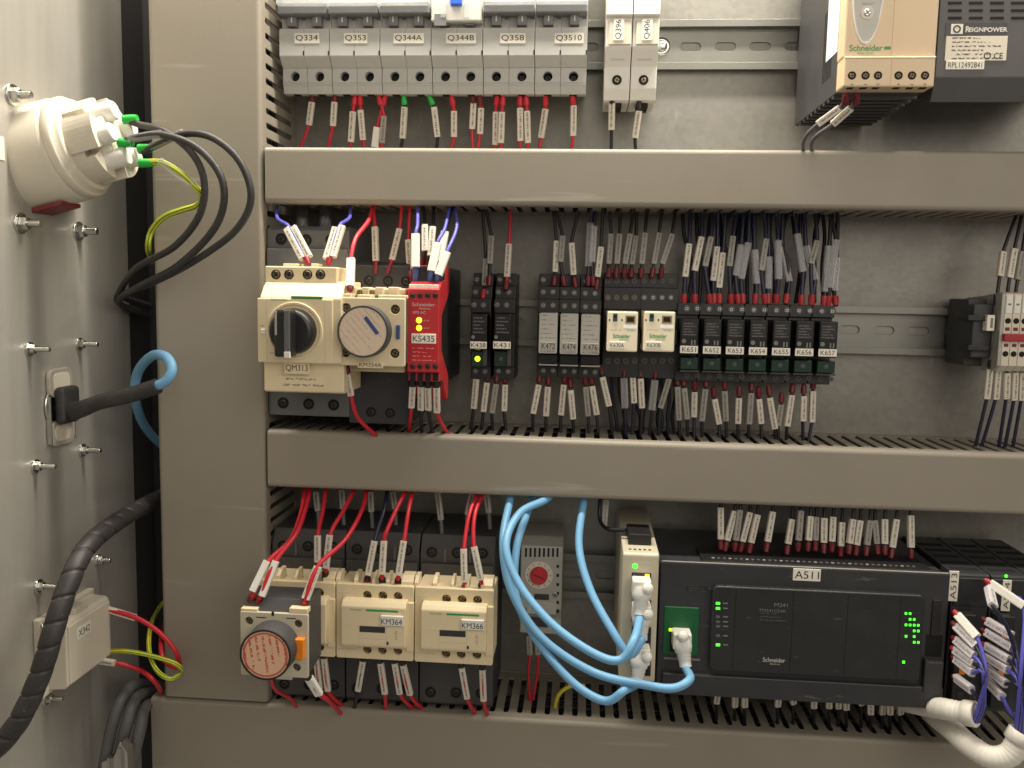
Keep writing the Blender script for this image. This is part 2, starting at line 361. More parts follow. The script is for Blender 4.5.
c = W(661.5, 46, -3); MB().lathe((c.x, -1.4, c.z), (0, -1, 0), [(0, 6.5), (.8, 6.4), (1, 5)], 24).build('washer', 'zinc', t); MB().lathe((c.x, -2.2, c.z), (0, -1, 0), [(0, 4.4), (1.6, 4), (2.6, 2.6), (2.8, 1)], 20).build('head', 'zinc', t)
# wiring ducts
YD = -80
def duct(name, label, x0, x1, z0, z1, sides, pitch=10.0, slot=4.0, vertical=False, cut=()):
    t = thing(name, label, 'wiring duct', ((x0+x1)/2, 0, (z0+z1)/2), 'grey wiring ducts')
    bx(t, 'base', 'duct', x0+.6, x1-.6, -2.2, -.2, z0+.6, z1-.6, .3)
    # cover: channel with rounded edges and return lips
    lo_, hi_ = (x0, x1) if vertical else (z0, z1); r_ = 3.2; N_ = 6
    P = [(YD+9, lo_)]+[(YD+r_-r_*math.sin(math.pi/2*k/N_), lo_+r_-r_*math.cos(math.pi/2*k/N_)) for k in range(N_+1)]
    P += [(YD+r_-r_*math.cos(math.pi/2*k/N_), hi_-r_+r_*math.sin(math.pi/2*k/N_)) for k in range(N_+1)]+[(YD+9, hi_), (YD+9, hi_-1.3), (YD+3.4, hi_-1.3), (YD+1.8, hi_-3.2), (YD+1.8, lo_+3.2), (YD+3.4, lo_+1.3), (YD+9, lo_+1.3)]
    c = MB()
    if vertical: c.prism([(b, a) for a, b in P], 'z', z0, z1)
    else: c.prism(P, 'x', x0, x1)
    c.build('cover', 'duct', t)
    fm = None; w = pitch-slot
    for sd in sides:
        lo, hi = (z0, z1) if vertical else (x0, x1); k = lo+3
        bar = MB()
        if vertical: X = x1-1.9 if sd > 0 else x0+1.9; bar.box(X-.7, X+.7, -13, -2, lo+.6, hi-.6, .2)
        else: Z = z1-1.9 if sd > 0 else z0+1.9; bar.box(lo+.6, hi-.6, -13, -2, Z-.7, Z+.7, .2)
        bar.build('side_strip', 'duct', t)
        first = None
        while k+w < hi-1:
            if first is None:
                b = MB(); a0, a1 = k, k+w; m_ = (a0+a1)/2
                prof = [(a0, -12.8), (a1, -12.8), (a1, -66), (a1+slot*.28, -69), (a1+slot*.28, -71.8), (a0-slot*.28, -71.8), (a0-slot*.28, -69), (a0, -66)]
                if vertical: b.prism([(p[1], p[0]) for p in prof], 'x', X-.7, X+.7, .15)
                else: b.prism(prof, 'z', Z-.7, Z+.7, .15)
                first = b.build('finger', 'duct', t); k0 = k
            else:
                o = first.copy(); sc.collection.objects.link(o); o.parent = t
                o.location = first.location + (Vector((0, 0, k-k0)) if vertical else Vector((k-k0, 0, 0)))*S
            k += pitch
    return t
duct('wiring_duct', 'wide vertical grey wiring duct along the left edge of the plate', -298, -219.6, -298.6, 330, (1, -1), vertical=True)
D1 = duct('wiring_duct', 'horizontal grey wiring duct under the top row of breakers', -217.4, 500, 58.3, 96, (1, -1))
D2 = duct('wiring_duct', 'horizontal grey wiring duct under the middle row of relays', W(267.5, 455, YD).x, 500, -139.4, -98.6, (1, -1))
D3 = duct('wiring_duct', 'horizontal grey wiring duct along the bottom of the picture', -308, 500, -362, -300.4, (1, -1))
WB = [('wide vertical', -298, -219.6, -298, 330, True), ('top horizontal', -215, 500, 58, 96, False), ('middle horizontal', -215, 500, -139, -98, False), ('bottom horizontal', -300, 500, -362, -300, False)]
for nm, a0, a1, b0, b1, vert in WB:      # wires packed inside each duct, added dark so its slots read dark
    m = MB(); L0, L1, c0, c1 = (b0, b1, a0, a1) if vert else (a0, a1, b0, b1)
    for k in range(22):
        pts = []; off = random.uniform(c0+7, c1-7); yy = random.uniform(-58, -10)
        for j in range(9):
            l = L0+4+(L1-L0-8)*j/8; o_ = min(c1-6, max(c0+6, off+random.uniform(-7, 7))); y_ = min(-7, max(-64, yy+random.uniform(-8, 8))); pts.append((o_, y_, l) if vert else (l, y_, o_))
        m.tube(pts, random.choice((1.6, 2.0, 2.6)), 6, 16)
    m.uv = None; m.build('wire_bundle', 'wire_black', None, kind='stuff', label=f'dark wires packed inside the {nm} wiring duct', cat='wires')

# ================================================================ wires
def unit_sleeve(name, m, w, th):
    return MB().box(0, 1000, -th/2, th/2, -w/2, w/2, .8, 2).mesh(name, m)
SLV = {'w': unit_sleeve('marker_sleeve', 'sleeve', 4.4, 3.4), 'd': unit_sleeve('marker_sleeve', 'sleeve_dim', 4.2, 3.2), 'c': unit_sleeve('marker_sleeve', 'clear', 5.0, 3.6),
       't': unit_sleeve('marker_sleeve', 'sleeve', 2.0, 3.4), 'b': unit_sleeve('marker_sleeve', 'white', 5.4, 4.0), 'n': unit_sleeve('marker_sleeve', 'white', 4.4, 3.6)}
def sleeve(parent, a, b, kind='w', twist=0.0):
    a, b = Vector(a), Vector(b); d = b-a; L = d.length; d.normalize()
    if d.x < -.05 or (abs(d.x) <= .05 and d.z < 0 and kind != 'q'): a, d = b, -d
    back = Vector((math.sin(twist), math.cos(twist), 0)); back = (back-d*back.dot(d)).normalized(); up = d.cross(back)*-1
    up = back.cross(d)*-1
    M = Matrix((d*(L/1000), back, d.cross(back)*-1)).transposed().to_4x4()
    o = bpy.data.objects.new('marker_sleeve', SLV[kind]); sc.collection.objects.link(o); o.parent = parent
    o.matrix_local = Matrix.Translation((a-origin(parent))*S) @ M; return o
def wire(label, col, pts, r=1.25, sl=None, kind='w', fer=None, group=None, name='wire', ends=None, cat='wire', twist=None, seg=8):
    t = thing(name, label, cat, pts[-1], group)
    MB().tube(pts, r, seg, 3).build('conductor', col, t)
    for j, q in enumerate(sl or []):
        sleeve(t, q[0], q[1], q[2] if len(q) > 2 else kind, random.uniform(-.25, .25) if twist is None else twist)
    for (a, b, m) in (fer or []):
        a, b = Vector(a), Vector(b); L = (b-a).length
        MB().lathe(a, b-a, [(0, r+.95), (L*.55, r+.8), (L, r+.25)], 10).build('ferrule', m, t)
    return t
ORD = ['first', 'second', 'third', 'fourth', 'fifth', 'sixth', 'seventh', 'eighth', 'ninth', 'tenth', 'eleventh', 'twelfth', 'thirteenth', 'fourteenth', 'fifteenth', 'sixteenth', 'seventeenth', 'eighteenth', 'nineteenth', 'twentieth',
       'twenty-first', 'twenty-second', 'twenty-third', 'twenty-fourth', 'twenty-fifth', 'twenty-sixth', 'twenty-seventh', 'twenty-eighth', 'twenty-ninth', 'thirtieth']
COLN = {'wire_red': 'red', 'wire_black': 'black', 'wire_navy': 'dark blue', 'wire_violet': 'violet', 'wire_grey': 'grey', 'earth': 'green and yellow'}
KN = {'w': 'printed white sleeve', 'd': 'dull white sleeve', 'c': 'clear sleeve', 'b': 'bright white sleeve'}
def wire_row(rows, where, group, yt, yd, fer='dark_red', r=1.2):
    """rows: ((terminal px), (sleeve end near the terminal), (sleeve end near the duct), (duct end px), colour, sleeve kind, ferrule)"""
    for i, (T, s1, s2, E, col, kd, fr) in enumerate(rows):
        dy = random.uniform(-2.5, 2.5); ym = (yt+yd)/2+dy
        ys1 = yt+(yd-yt)*.3+dy; ys2 = yt+(yd-yt)*.65+dy
        PT, P1, P2, PE = W(*T, yt), W(*s1, ys1), W(*s2, ys2), W(*E, yd)
        fm = fr or fer; d = (PT-P1).normalized()
        wire(f'{COLN[col]} wire with {KN[kd]}, {ORD[i]} from left {where}', col, [PE, P2, P2+(P1-P2)*.5, P1, PT], r, [(P1, P2, kd)],
             fer=[(PT-d*min(5.5, max(3.0, (PT-P1).length*.75)), PT+d*1.5, fm)], group=group)
R, K, N = 'wire_red', 'wire_black', 'wire_navy'
wire_row([((312.5, 96), (312, 102), (309, 125), (299, 152), R, 'w', None), ((335, 96), (334.5, 102), (333, 126), (327, 152), R, 'w', None),
 ((355, 97), (353, 111.5), (351, 142), (350, 154), R, 'w', 'wire_red'), ((360, 97), (360.5, 110), (363, 140), (366, 154), R, 'w', 'wire_red'),
 ((385, 97), (377.5, 127), (375, 147), (374, 156), R, 'b', 'wire_red'), ((379, 97), (384, 116), (382, 143), (380, 154), R, 'd', 'wire_red'),
 ((404, 98), (404.6, 107), (402.7, 138.5), (399, 154), K, 'w', 'green'), ((430, 98), (434, 107), (437.5, 137), (436, 154), K, 'w', 'green'),
 ((451.7, 97), (454, 111), (454, 137), (450, 154), R, 'w', 'wire_red'), ((473, 97), (473.5, 103), (472, 129), (473, 154), R, 'w', None),
 ((480, 97), (481, 108), (480, 134), (477, 154), R, 'w', None), ((497, 97), (496, 112), (495.5, 145), (495, 156), R, 'w', 'wire_red'),
 ((503, 97), (502, 112), (501, 143), (501, 156), R, 'w', 'wire_red'), ((520, 97), (520, 108), (520.4, 141), (521, 156), R, 'w', 'wire_red'),
 ((526, 97), (527, 111), (528, 143), (528, 156), R, 'w', 'wire_red'), ((545.5, 97), (545.5, 109), (541, 138), (538, 156), R, 'w', 'wire_red'),
 ((572.4, 97), (573.6, 105.5), (573, 136), (571, 156), R, 'w', 'wire_red'), ((612, 99), (612, 103), (611.5, 130), (611, 156), K, 'w', 'wire_black'),
 ((639, 102), (639, 111), (635, 138), (636, 156), K, 'w', 'wire_black')], 'below the top row breakers', 'wires below the breakers', -42, -34)
# ================================================================ TOP ROW: double breakers
def tz(py, y, px=430): return W(px, py, y).z
X0 = W(279, 45, -56).x; PITCH = (W(587.5, 42, -56).x-X0)/6
def mcb(x0, first=None, special=False):
    """36 mm double breaker, left side at X=x0; built once, copied after"""
    t = thing('circuit_breaker', '', 'circuit breaker', (x0+18, -7.5, Z1), 'double breakers in the top row')
    zt, zl0, zl1, zs, zb = tz(-70, -56), tz(28, -56), tz(57, -56), tz(68, -49), tz(93.5, -49)
    g = .06; hw = PITCH/2
    for k in range(2):
        a, b = x0+hw*k+(.2 if k == 0 else g), x0+hw*(k+1)-(g if k == 0 else .2)
        prof = [(-7.6, zt), (-50, zt), (-50, zl0), (-56, zl0), (-56, zl1+1), (-55.3, zl1), (-49.4, zs), (-43, zs), (-43, zb+7), (-49.4, zb+7), (-49.4, zb+6), (-48.5, zb+5.3), (-47, zb), (-40, zb), (-12, zb+8), (-7.6, zb+12)]
        MB().prism(prof, 'x', a, b, .25).build('housing', 'breaker', t)
        zh = tz(76.5, -49)
        hp(t, 'terminal_face', 'breaker', [rrect(a+.05, b-.05, zb+7.1, zs-.1, .3), circle((a+b)/2, zh, 3.3)], -49.3, -43.05, .2)
        MB().cyl(((a+b)/2, -43.2, zh), (0, -1, 0), 3.25, .3, 16).build('terminal_hole', 'hole', t)
        screw(t, (a+b)/2, zh, -44.2, 2.2, 'shaded_steel')
        bx(t, 'wire_entry', 'hole', (a+b)/2-2.6, (a+b)/2+2.6, -46, -40.5, zb-.3, zb+.4, .1)
        # status window and toggle neck
        zw0, zw1 = tz(27.5, -51), tz(16, -51)
        bx(t, 'toggle_neck', 'breaker_dark', (a+b)/2-3.2, (a+b)/2+3.2, -55.5, -49, zw0, zw1, .3)
        bx(t, 'tick_mark', 'white', (a+b)/2-.4, (a+b)/2+.4, -55.7, -55.3, zw0+2.4, zw1-1.6, .05)
        bx(t, 'status_flag', 'text_grey', b-3.4, b-.6, -50.4, -49.9, zw1-2.4, zw1-1, .05)
        bx(t, 'clip_notch', 'text', b-.75, b+.02, -56.2, -55.5, tz(55, -56), tz(50.5, -56), .05)
    bar0, bar1 = tz(13, -61), tz(4.5, -61)
    if not special:
        bx(t, 'toggle_bar', 'breaker_dark', x0+.6, x0+PITCH-.6, -61, -50, bar0, bar1, .8)
        bx(t, 'clear_cover', 'glass', x0+.4, x0+PITCH-.4, -63, -50.2, bar1+.3, bar1+14, .6)
    else:
        zt2 = tz(-25, -60)
        bx(t, 'residual_block', 'white', x0+.5, x0+PITCH-.5, -60, -50.2, tz(21, -60), zt2, .8)
        bx(t, 'test_button', 'blue', x0+14, x0+22, -63.5, -59.5, tz(5, -63), tz(-12, -63), .8)
        bx(t, 'toggle_neck', 'breaker_dark', x0+3, x0+11, -60.6, -59.8, tz(26, -60), tz(14, -60), .2)
        for q in (10.2, 26.2): bx(t, 'clear_edge', 'glass', x0+q-3, x0+q+1, -61, -59.7, tz(18, -60), tz(4, -60), .3)
    return t
base = mcb(X0); mcbs = []
names = ['Q334', 'Q353', 'Q344A', 'Q344B', 'Q358', 'Q3510']
lbpx = [(294.5, 319.5), (344, 367.5), (393.5, 424), (446, 476), (500, 525.5), (554.5, 583.5)]
notes = ['leftmost of the row', 'second from the left', 'between Q353 and Q344B', 'with a blue test button', 'right of Q344B', 'rightmost of the six']
for i, nm in enumerate(names):
    if i == 0: t = base
    elif nm == 'Q344B': t = mcb(X0+PITCH*i, special=True)
    else: t = copy_tree(base); t.location.x += PITCH*i*S
    t['label'] = f'light grey double circuit breaker tagged {nm}, {notes[i]}'
    mcbs.append(t)
for i, nm in enumerate(names): label_plate(mcbs[i], nm, (lbpx[i][0], 33.2, lbpx[i][1], 43.6), -56)
# single fuse holders Q396 Q406
for i, (nm, xa, xb) in enumerate((('Q396', 604.5, 632.5), ('Q406', 631.5, 660))):
    xc = (W(xa, 45, -58).x+W(xb, 45, -58).x)/2; a, b = xc-8.8, xc+8.8
    t = thing('fuse_holder', f'narrow white fuse holder tagged {nm} sideways, {"left" if i == 0 else "right"} of the pair', 'fuse holder', (xc, -7.5, Z1), 'single fuse holders')
    zt, z1_, z2_, z3_, zb = tz(-60, -58, 630), tz(18, -58, 630), tz(47, -56, 630), tz(67, -48, 630), tz(101, -46, 630)
    prof = [(-7.6, zt), (-60, zt), (-60, z1_+1.5), (-57, z1_), (-57, z2_), (-56, z2_-2), (-48.5, z3_), (-47.5, zb+8), (-44, zb+1), (-40, zb), (-10, zb), (-7.6, zb+4)]
    MB().prism(prof, 'x', a, b, .5).build('housing', 'white', t)
    bx(t, 'fuse_drawer', 'offwhite', a+2.2, b-.6, -58.6, -50, z2_+1, z1_-1.2, .4)
    zh = tz(80, -48, 630); MB().cyl((xc, -47, zh), (0, -1, 0), 3.3, 1.3, 18).build('terminal_hole', 'hole', t)
    screw(t, xc, zh, -48.5, 2.0, 'brass', depth=.4)
    bx(t, 'wire_entry', 'hole', xc-4, xc+4, -40, -24, zb-3.5, zb+.5, .4)
    xl = 618.5 if i == 0 else 647
    label_plate(t, nm, (xl-5, 18.5, xl+5.5, 40.5), -58.6, vert=True)
    bx(t, 'fine_print', 'text_light', a+4, b-4, -52.2, -51.2, tz(60, -52, 630), tz(57.5, -52, 630), .1)

# ---------------- cream power supply and black power supply
yf = -127; XP0 = W(844, 55, yf).x; XP1 = W(937, 55, yf).x; zb = W(890, 92, yf).z; zm = W(890, 57, yf).z; zt = zb+118
t = thing('power_supply', 'cream power supply with oval window and two groups of three terminals', 'power supply', ((XP0+XP1)/2, -7.5, Z1))
MB().box(XP0, XP1, yf+1.5, -112, zm, zt, 1.2).box(XP0+.4, XP1-.4, yf, -112, zb+3, zm+.2, 1).build('front_cover', 'psu', t)
xm = (XP0+XP1)/2; MB().prism([(yf-.9, zm-.4), (yf+2, zm-.4), (yf+2, zm+1.2)], 'x', XP0+.6, XP1-.6).box(xm+1, xm+1.6, yf-.25, yf+1, zb+4, zm-1, .1).box(xm+1, xm+1.6, yf+1.2, yf+2, zm+1.5, zt-1, .1).build('trim_line', 'psu', t)
for k, pxx in enumerate((852, 865.5, 878, 898.5, 912, 925)):
    c = W(pxx, 75.5, yf); MB().cyl((c.x, yf+.4, c.z), (0, -1, 0), 2.4, .55, 18).build('terminal_hole', 'hole', t); screw(t, c.x, c.z, yf-.3, 1.6, 'shaded_brass', depth=.3)
    text(t, '+-v+-v'[k], 'text_grey', W(pxx, 84.5, yf).x, W(pxx, 84.5, yf).z, yf-.02, .5 if k in (1, 4) else 1.6, 1.8)
    bx(t, 'wire_slot', 'hole', c.x-1.8, c.x+1.8, yf+1.2, yf+5, zb+2.6, zb+4, .1)
MB().prism([(-112, zb+3.2), (-112, zt), (-8, zt), (-8, zb+3.2)], 'x', XP0+1.2, XP1-1, .4).build('body', 'charcoal', t)
for k in range(9):
    y = -104+k*10; bx(t, 'cooling_fin', 'charcoal', XP0+1.5, XP1-1.3, y, y+4, zb+1.2, zb+3.6, .3)
for k in range(7): bx(t, 'vent_slot', 'hole', XP0+.95, XP0+1.4, -96+k*3, -95+k*3, zb+16, zb+60, .1)
bx(t, 'side_label', 'print_sheet_white', XP0+.9, XP0+1.3, -109, -84, W(824, 52, -108).z, zt-6, .05)
c = W(867, 13, yf+1.5); ell = lambda a, b: [(c.x+a*math.cos(k*.1309), c.z+15+b*math.sin(k*.1309)) for k in range(48)]
hp(t, 'window_ring', 'white', [ell(8.9, 33), ell(8.1, 31.6)], yf+.6, yf+1.7, .15)
hp(t, 'window_panel', 'silver', [ell(8.0, 31.5)], yf+1.1, yf+1.8, .05)
MB().cyl((c.x, yf+1.2, c.z), (0, -1, 0), 3.8, .5, 24).build('adjust_dial', 'offwhite', t); screw(t, c.x, c.z, yf+.2, 2.2, 'steel', name='adjust_screw')
text(t, 'ADJUST', 'text_grey', c.x, W(867, 3.5, yf).z, yf+1.1, 1.6, 7)
g = W(866, 48, yf+1.5); text(t, 'Schneider', 'green_print', g.x, g.z, yf+1.5, 3.6, 19, bold=.02); bx(t, 'logo_mark', 'green_print', g.x+10.4, g.x+14, yf+1.35, yf+1.6, g.z-.9, g.z+.8, .03)
text(t, 'Electric', 'green_print', g.x, W(866, 52.3, yf).z, yf+1.5, 1.5, 9)
# wires of the cream power supply
for k, pxx in enumerate((846, 857)):
    a, b = W(pxx-6, 108, -112), W(pxx-28+k*4, 124, -104)
    wire(f'grey wire with white sleeve from the {"first" if k == 0 else "second"} terminal of the cream power supply', 'wire_grey', [W(803+k*9, 160, -60), W(804+k*9, 140, -90), b, a, W(pxx, 96, -120)], 1.3,
         [(a, b, 'w')], fer=[(W(pxx-1, 103, -116), W(pxx, 94, -121), 'dark_red')], group='wires of the cream power supply')
yb = -96; xl = W(936, 60, yb).x
t = thing('power_supply', 'black vented power supply with a white rating label, beside the cream one', 'power supply', (xl+40, -7.5, Z1))
zb2 = W(985, 104, yb).z
MB().prism([(yb, zb2+16), (yb, zb2+130), (-8, zb2+130), (-8, zb2+28), (yb+8, zb2+3), (yb+5, zb2+2)], 'x', xl, xl+110, .5).build('case', 'psu_black', t)
for r_ in range(3):
    for k in range(4):
        q = (948+k*21, 1.5+r_*7.5, 962+k*21, 4.5+r_*7.5); fb(t, 'vent_slot', 'hole', q, yb-.15, yb+.4, .1)
lp = fb(t, 'rating_label', 'print_sheet', (945.5, 36, 1007, 60.5), yb-.35, yb+.2, .1)
hd = fb(t, 'label_header', 'plc', (945.5, 22.5, 1007, 36.5), yb-.3, yb+.2, .1)
lg = fb(hd, 'logo', 'label', (951, 24, 963, 34), yb-.45, yb, .05)
c = W(957, 29, yb-.5); hp(lg, 'logo_mark', 'text', [circle(c.x, c.z, 2.3), circle(c.x, c.z, 1.5)], yb-.6, yb-.4, .02)
c = W(985, 29.3, yb); text(hd, 'R', 'label', W(967.6, 28.8, yb).x, c.z, yb-.32, 3.5, 2.4, bold=.02); text(hd, 'EIGNPOWER', 'label', W(988, 29, yb).x, c.z-.3, yb-.32, 2.7, 22.5, bold=.02)
c = W(998, 56, yb); text(lp, 'CE', 'text', c.x, c.z, yb-.38, 3.6, 5.4, bold=.01)
c = W(987, 56, yb); hp(lp, 'approval_mark', 'text', [circle(c.x, c.z, 2.1), circle(c.x, c.z, 1.5)], yb-.45, yb-.3, .02)
label_plate(t, 'RPL12492841', (945.5, 60.8, 984, 69.5), yb-.2)
# ================================================================ LEFT WALL: flanged socket, bolts, coupler, small outlet
def wallpt(px, py): return WX(px, py, XW)
def bolt(px, py, L, big, where):
    p = wallpt(px, py); t = thing('bolt', f'zinc bolt and nut on the side wall, {where}', 'bolt', p, 'bolts on the side wall')
    r = 5.2 if big else 3.6
    MB().lathe(p, (1, 0, 0), [(0, r*1.28), (1.1, r*1.28), (1.3, r*1.2)], 24).build('washer', 'zinc', t)
    MB().lathe(p+Vector((1.3, 0, 0)), (1, 0, 0), [(0, r*.78), (.3, r*.86), (r*.75, r*.86), (r*.85, r*.72)], 6, a0=random.random()).build('nut', 'zinc', t)
    prof = [(0, r*.45)]; d = 0
    while d < L: prof += [(d+.35, r*.5), (d+.7, r*.43)]; d += .7
    MB().lathe(p+Vector((1.3, 0, 0)), (1, 0, 0), prof, 12).build('stud', 'zinc', t)
for a in ((12, 95, 11, True, 'above the white flanged socket'), (20, 223, 12, True, 'below and left of the white flanged socket'), (78, 231, 12, True, 'below and right of the white flanged socket'),
          (29, 349, 12, False, 'upper left corner around the cable coupler'), (79, 344, 12, False, 'upper right corner around the cable coupler'), (35, 466, 12, False, 'lower left corner around the cable coupler'),
          (82, 450, 12, False, 'lower right corner around the cable coupler'), (38, 586, 12, False, 'above the small white outlet X342'), (46, 698, 10, False, 'below the small white outlet X342'), (98, 560, 8, False, 'right of the spiral wrapped cable')): bolt(*a)
# flanged socket pointing into the cabinet and slightly up
B0 = wallpt(41, 158); AX = Vector((math.cos(rad(15)), 0, math.sin(rad(15)))); u0 = Vector((-math.sin(rad(15)), 0, math.cos(rad(15)))); w0 = AX.cross(u0)
t = thing('flanged_socket', 'white round flanged power socket with green ended wires, on the side wall', 'socket', B0)
MB().lathe(B0-AX*9, AX, [(0, 33), (29, 32.6), (31, 31.6), (31.6, 30.5)], 56).build('barrel', 'offwhite', t)
MB().lathe(B0+AX*22.4, AX, [(0, 31.4), (1.2, 32), (5, 32), (6, 31.2), (6, 29.6), (9.5, 29.2), (10.5, 28.4), (10.6, 24)], 56).build('ring', 'offwhite', t)
MB().prism([(XW, B0.z-36), (XW+20, B0.z-30.5), (XW+20, B0.z-28), (XW, B0.z-33)], 'y', B0.y-12, B0.y+10, .5).build('red_seal', 'dull_red', t)
ins = B0+AX*33
# inner insert: cylinder with notches (segments)
def sector(mb, o, ax, r0, r1, a0, a1, d0, d1, n=8):
    vs = []; fs = []
    for k in range(n+1):
        a = a0+(a1-a0)*k/n; e = u0*math.cos(a)+w0*math.sin(a)
        vs += [o+ax*d0+e*r0, o+ax*d0+e*r1, o+ax*d1+e*r1, o+ax*d1+e*r0]
    for k in range(n):
        b = 4*k
        for j in range(4): fs.append((b+j, b+(j+1) % 4, b+4+(j+1) % 4, b+4+j))
    fs += [(0, 1, 2, 3), (4*n+3, 4*n+2, 4*n+1, 4*n)]; mb.add(vs, fs)
m = MB(); m.lathe(ins, AX, [(-8, 16), (20, 16), (20.5, 15)], 32)
for a0 in range(6):
    s0 = rad(a0*60+4); sector(m, ins, AX, 15, 26, s0, s0+rad(50), -8, 14+5*(a0 % 2)); sector(m, ins, AX, 14, 24.5, s0-rad(6), s0+rad(60), -8, 8)
m.build('insert', 'offwhite', t)
TERM = []
for k, an in enumerate((20, 95, 160, 215, 300)):
    e = u0*math.cos(rad(an))+w0*math.sin(rad(an)); p = ins+AX*12+e*15.5
    m = MB().lathe(p, AX, [(0, 6.4), (13, 6.2), (14.5, 5.4)], 20).build('terminal_boss', 'white', t)
    TERM.append(p+AX*14)
lb = wallpt(0, 148); fl = MB().box(XW, XW+.5, lb.y-6, lb.y+3.4, lb.z-7, lb.z+7, .1).build('label_plate', 'label', t)
# cables leaving the socket
def gv(*p): return [W(*q) for q in p]
YS = B0.y
def cable(label, name, col, pts, r, fer=None, sl=None, cat='wire', group=None, seg=12, twist=0): return wire(label, col, pts, r, sl, 'c', fer, group, name, cat=cat, twist=twist, seg=seg)
def fe(px, py, y, d, m='green', L=8): p = W(px, py, y); return (p, p+Vector(d).normalized()*L, m)
p = gv((130, 121, -112), (141, 125, -113), (164, 131, -122), (191, 152, -128), (204, 180, -128), (200, 214, -124), (175, 246, -114), (137, 268, -92), (120, 291, -62), (119, 303, -45), (140, 312, 10))
cable('black wire from the socket, innermost of the three looping to the gap', 'wire', 'cable_black', p, 2.3, [fe(124, 120, -112, (1, 0, .1), L=9)], group='black wires of the flanged socket')
p = gv((124, 142, -128), (134, 138, -129), (164, 135, -132), (200, 150, -134), (223, 183, -134), (217, 224, -128), (180, 264, -114), (138, 287, -88), (119, 300, -56), (128, 309, -35), (150, 316, 10))
cable('black wire from the socket with a clear sleeve, middle of the three', 'wire', 'cable_black', p, 2.3, [fe(119, 143, -128, (1, 0, .05), L=9)], [(W(129, 139, -129), W(161, 134, -132))], group='black wires of the flanged socket')
p = gv((142, 152, -116), (153, 147, -118), (183, 134, -126), (213, 138, -130), (240, 162, -132), (251, 198, -130), (235, 231, -126), (191, 263, -112), (150, 284, -92), (123, 296, -55), (150, 306, 10))
cable('black wire from the socket reaching farthest right, outermost of the three', 'wire', 'cable_black', p, 2.3, [fe(139, 149, -116, (1, 0, .05), L=9)], [(W(152, 147, -118), W(183, 133, -126))], group='black wires of the flanged socket')
p = gv((143, 163, -124), (150, 162, -124), (164, 163, -126), (182, 174, -128), (195, 187, -126), (202, 195, -122), (198, 205, -112), (182, 210, -104), (164, 217, -98), (151, 232, -90), (148, 248, -84), (152, 262, -20))
cable('green and yellow earth wire curling down from the flanged socket', 'earth_wire', 'earth', p, 2.0, [fe(140, 163, -124, (1, 0, 0), L=9)], [(W(160, 161, -127), W(194, 185, -127))])
# cable coupler in a cut-out with black moulded plug
c = wallpt(58, 405); t = thing('cable_coupler', 'metal cable coupler in a round cut-out of the side wall', 'coupler', c)
e0 = wallpt(42, 405).y; e1 = wallpt(74, 405).y; zt_, zb_ = wallpt(57, 368).z, wallpt(57, 445).z
MB().lathe(c, (1, 0, 0), [(0, 15.5), (.5, 15.5)], 40).build('cutout', 'hole', t)
MB().lathe(c, (1, 0, 0), [(0, 15.4), (1.6, 15.4), (1.6, 14.2), (.4, 14.2)], 40, closed=False).build('cutout_rim', 'zinc', t)
for s_, (za, zb3) in enumerate(((zt_, zt_-19), (zb_+17, zb_))):
    m = MB().prism(rrect(c.y-13, c.y+13, zb3, za, 5.5), 'x', XW+.4, XW+3.2, .6); o = m.build('metal_plate', 'foil_plate', t)
    MB().prism(rrect(c.y-9, c.y+9, zb3+3, za-3, 4), 'x', XW+3, XW+3.7, .2).build('plate_inset', 'offwhite', o)
MB().box(XW+.4, XW+3.8, c.y-14, c.y-12.6, zb_+2, zt_-18, .5).box(XW+.4, XW+3.8, c.y+12.6, c.y+14, zb_+2, zt_-20, .5).build('clamp', 'zinc', t)
q = gv((62, 405, c.y), (74, 411, c.y-2), (100, 402, c.y-6), (130, 395, c.y-9), (158, 386, c.y-10))
t2 = thing('plug_cable', 'blue cable with a black moulded plug, looping out of the side wall coupler', 'cable', q[0])
MB().box(XW+3, q[1].x-2, c.y-10, c.y+10, q[0].z-12, q[0].z+13, 3, 3).build('plug', 'cable_black', t2)
MB().tube(q, 5.6, 16, 2, lambda L, k: 6.6-min(1.4, L*.05)).build('boot', 'cable_black', t2)
MB().tube(gv((154, 387, c.y-10), (166, 381, c.y-10), (172, 369, c.y-8), (166, 357, c.y-2), (152, 356, c.y+12), (138, 372, c.y+30), (135, 396, -70), (142, 421, -40), (156, 440, -10), (170, 450, 12)), 3.3, 14).build('cable', 'cable_blue', t2)
# spiral wrapped black conduit
q = gv((-40, 775, -205), (-8, 752, -200), (18, 722, -195), (40, 675, -190), (55, 625, -184), (70, 580, -172), (88, 546, -150), (118, 521, -112), (150, 503, -60), (178, 490, 8))
def spiral(L, k): return 6.1-(.9 if ((L/14.5-k) % 1) < .09 else 0)+.25*math.sin((((L/14.5-k) % 1))*3.14)
MB().tube(q, 6.1, 40, .8, spiral).build('spiral_wrapped_cable', 'cable_black', at=q[0], label='thick black spiral wrapped cable bundle rising along the side wall', cat='cable')
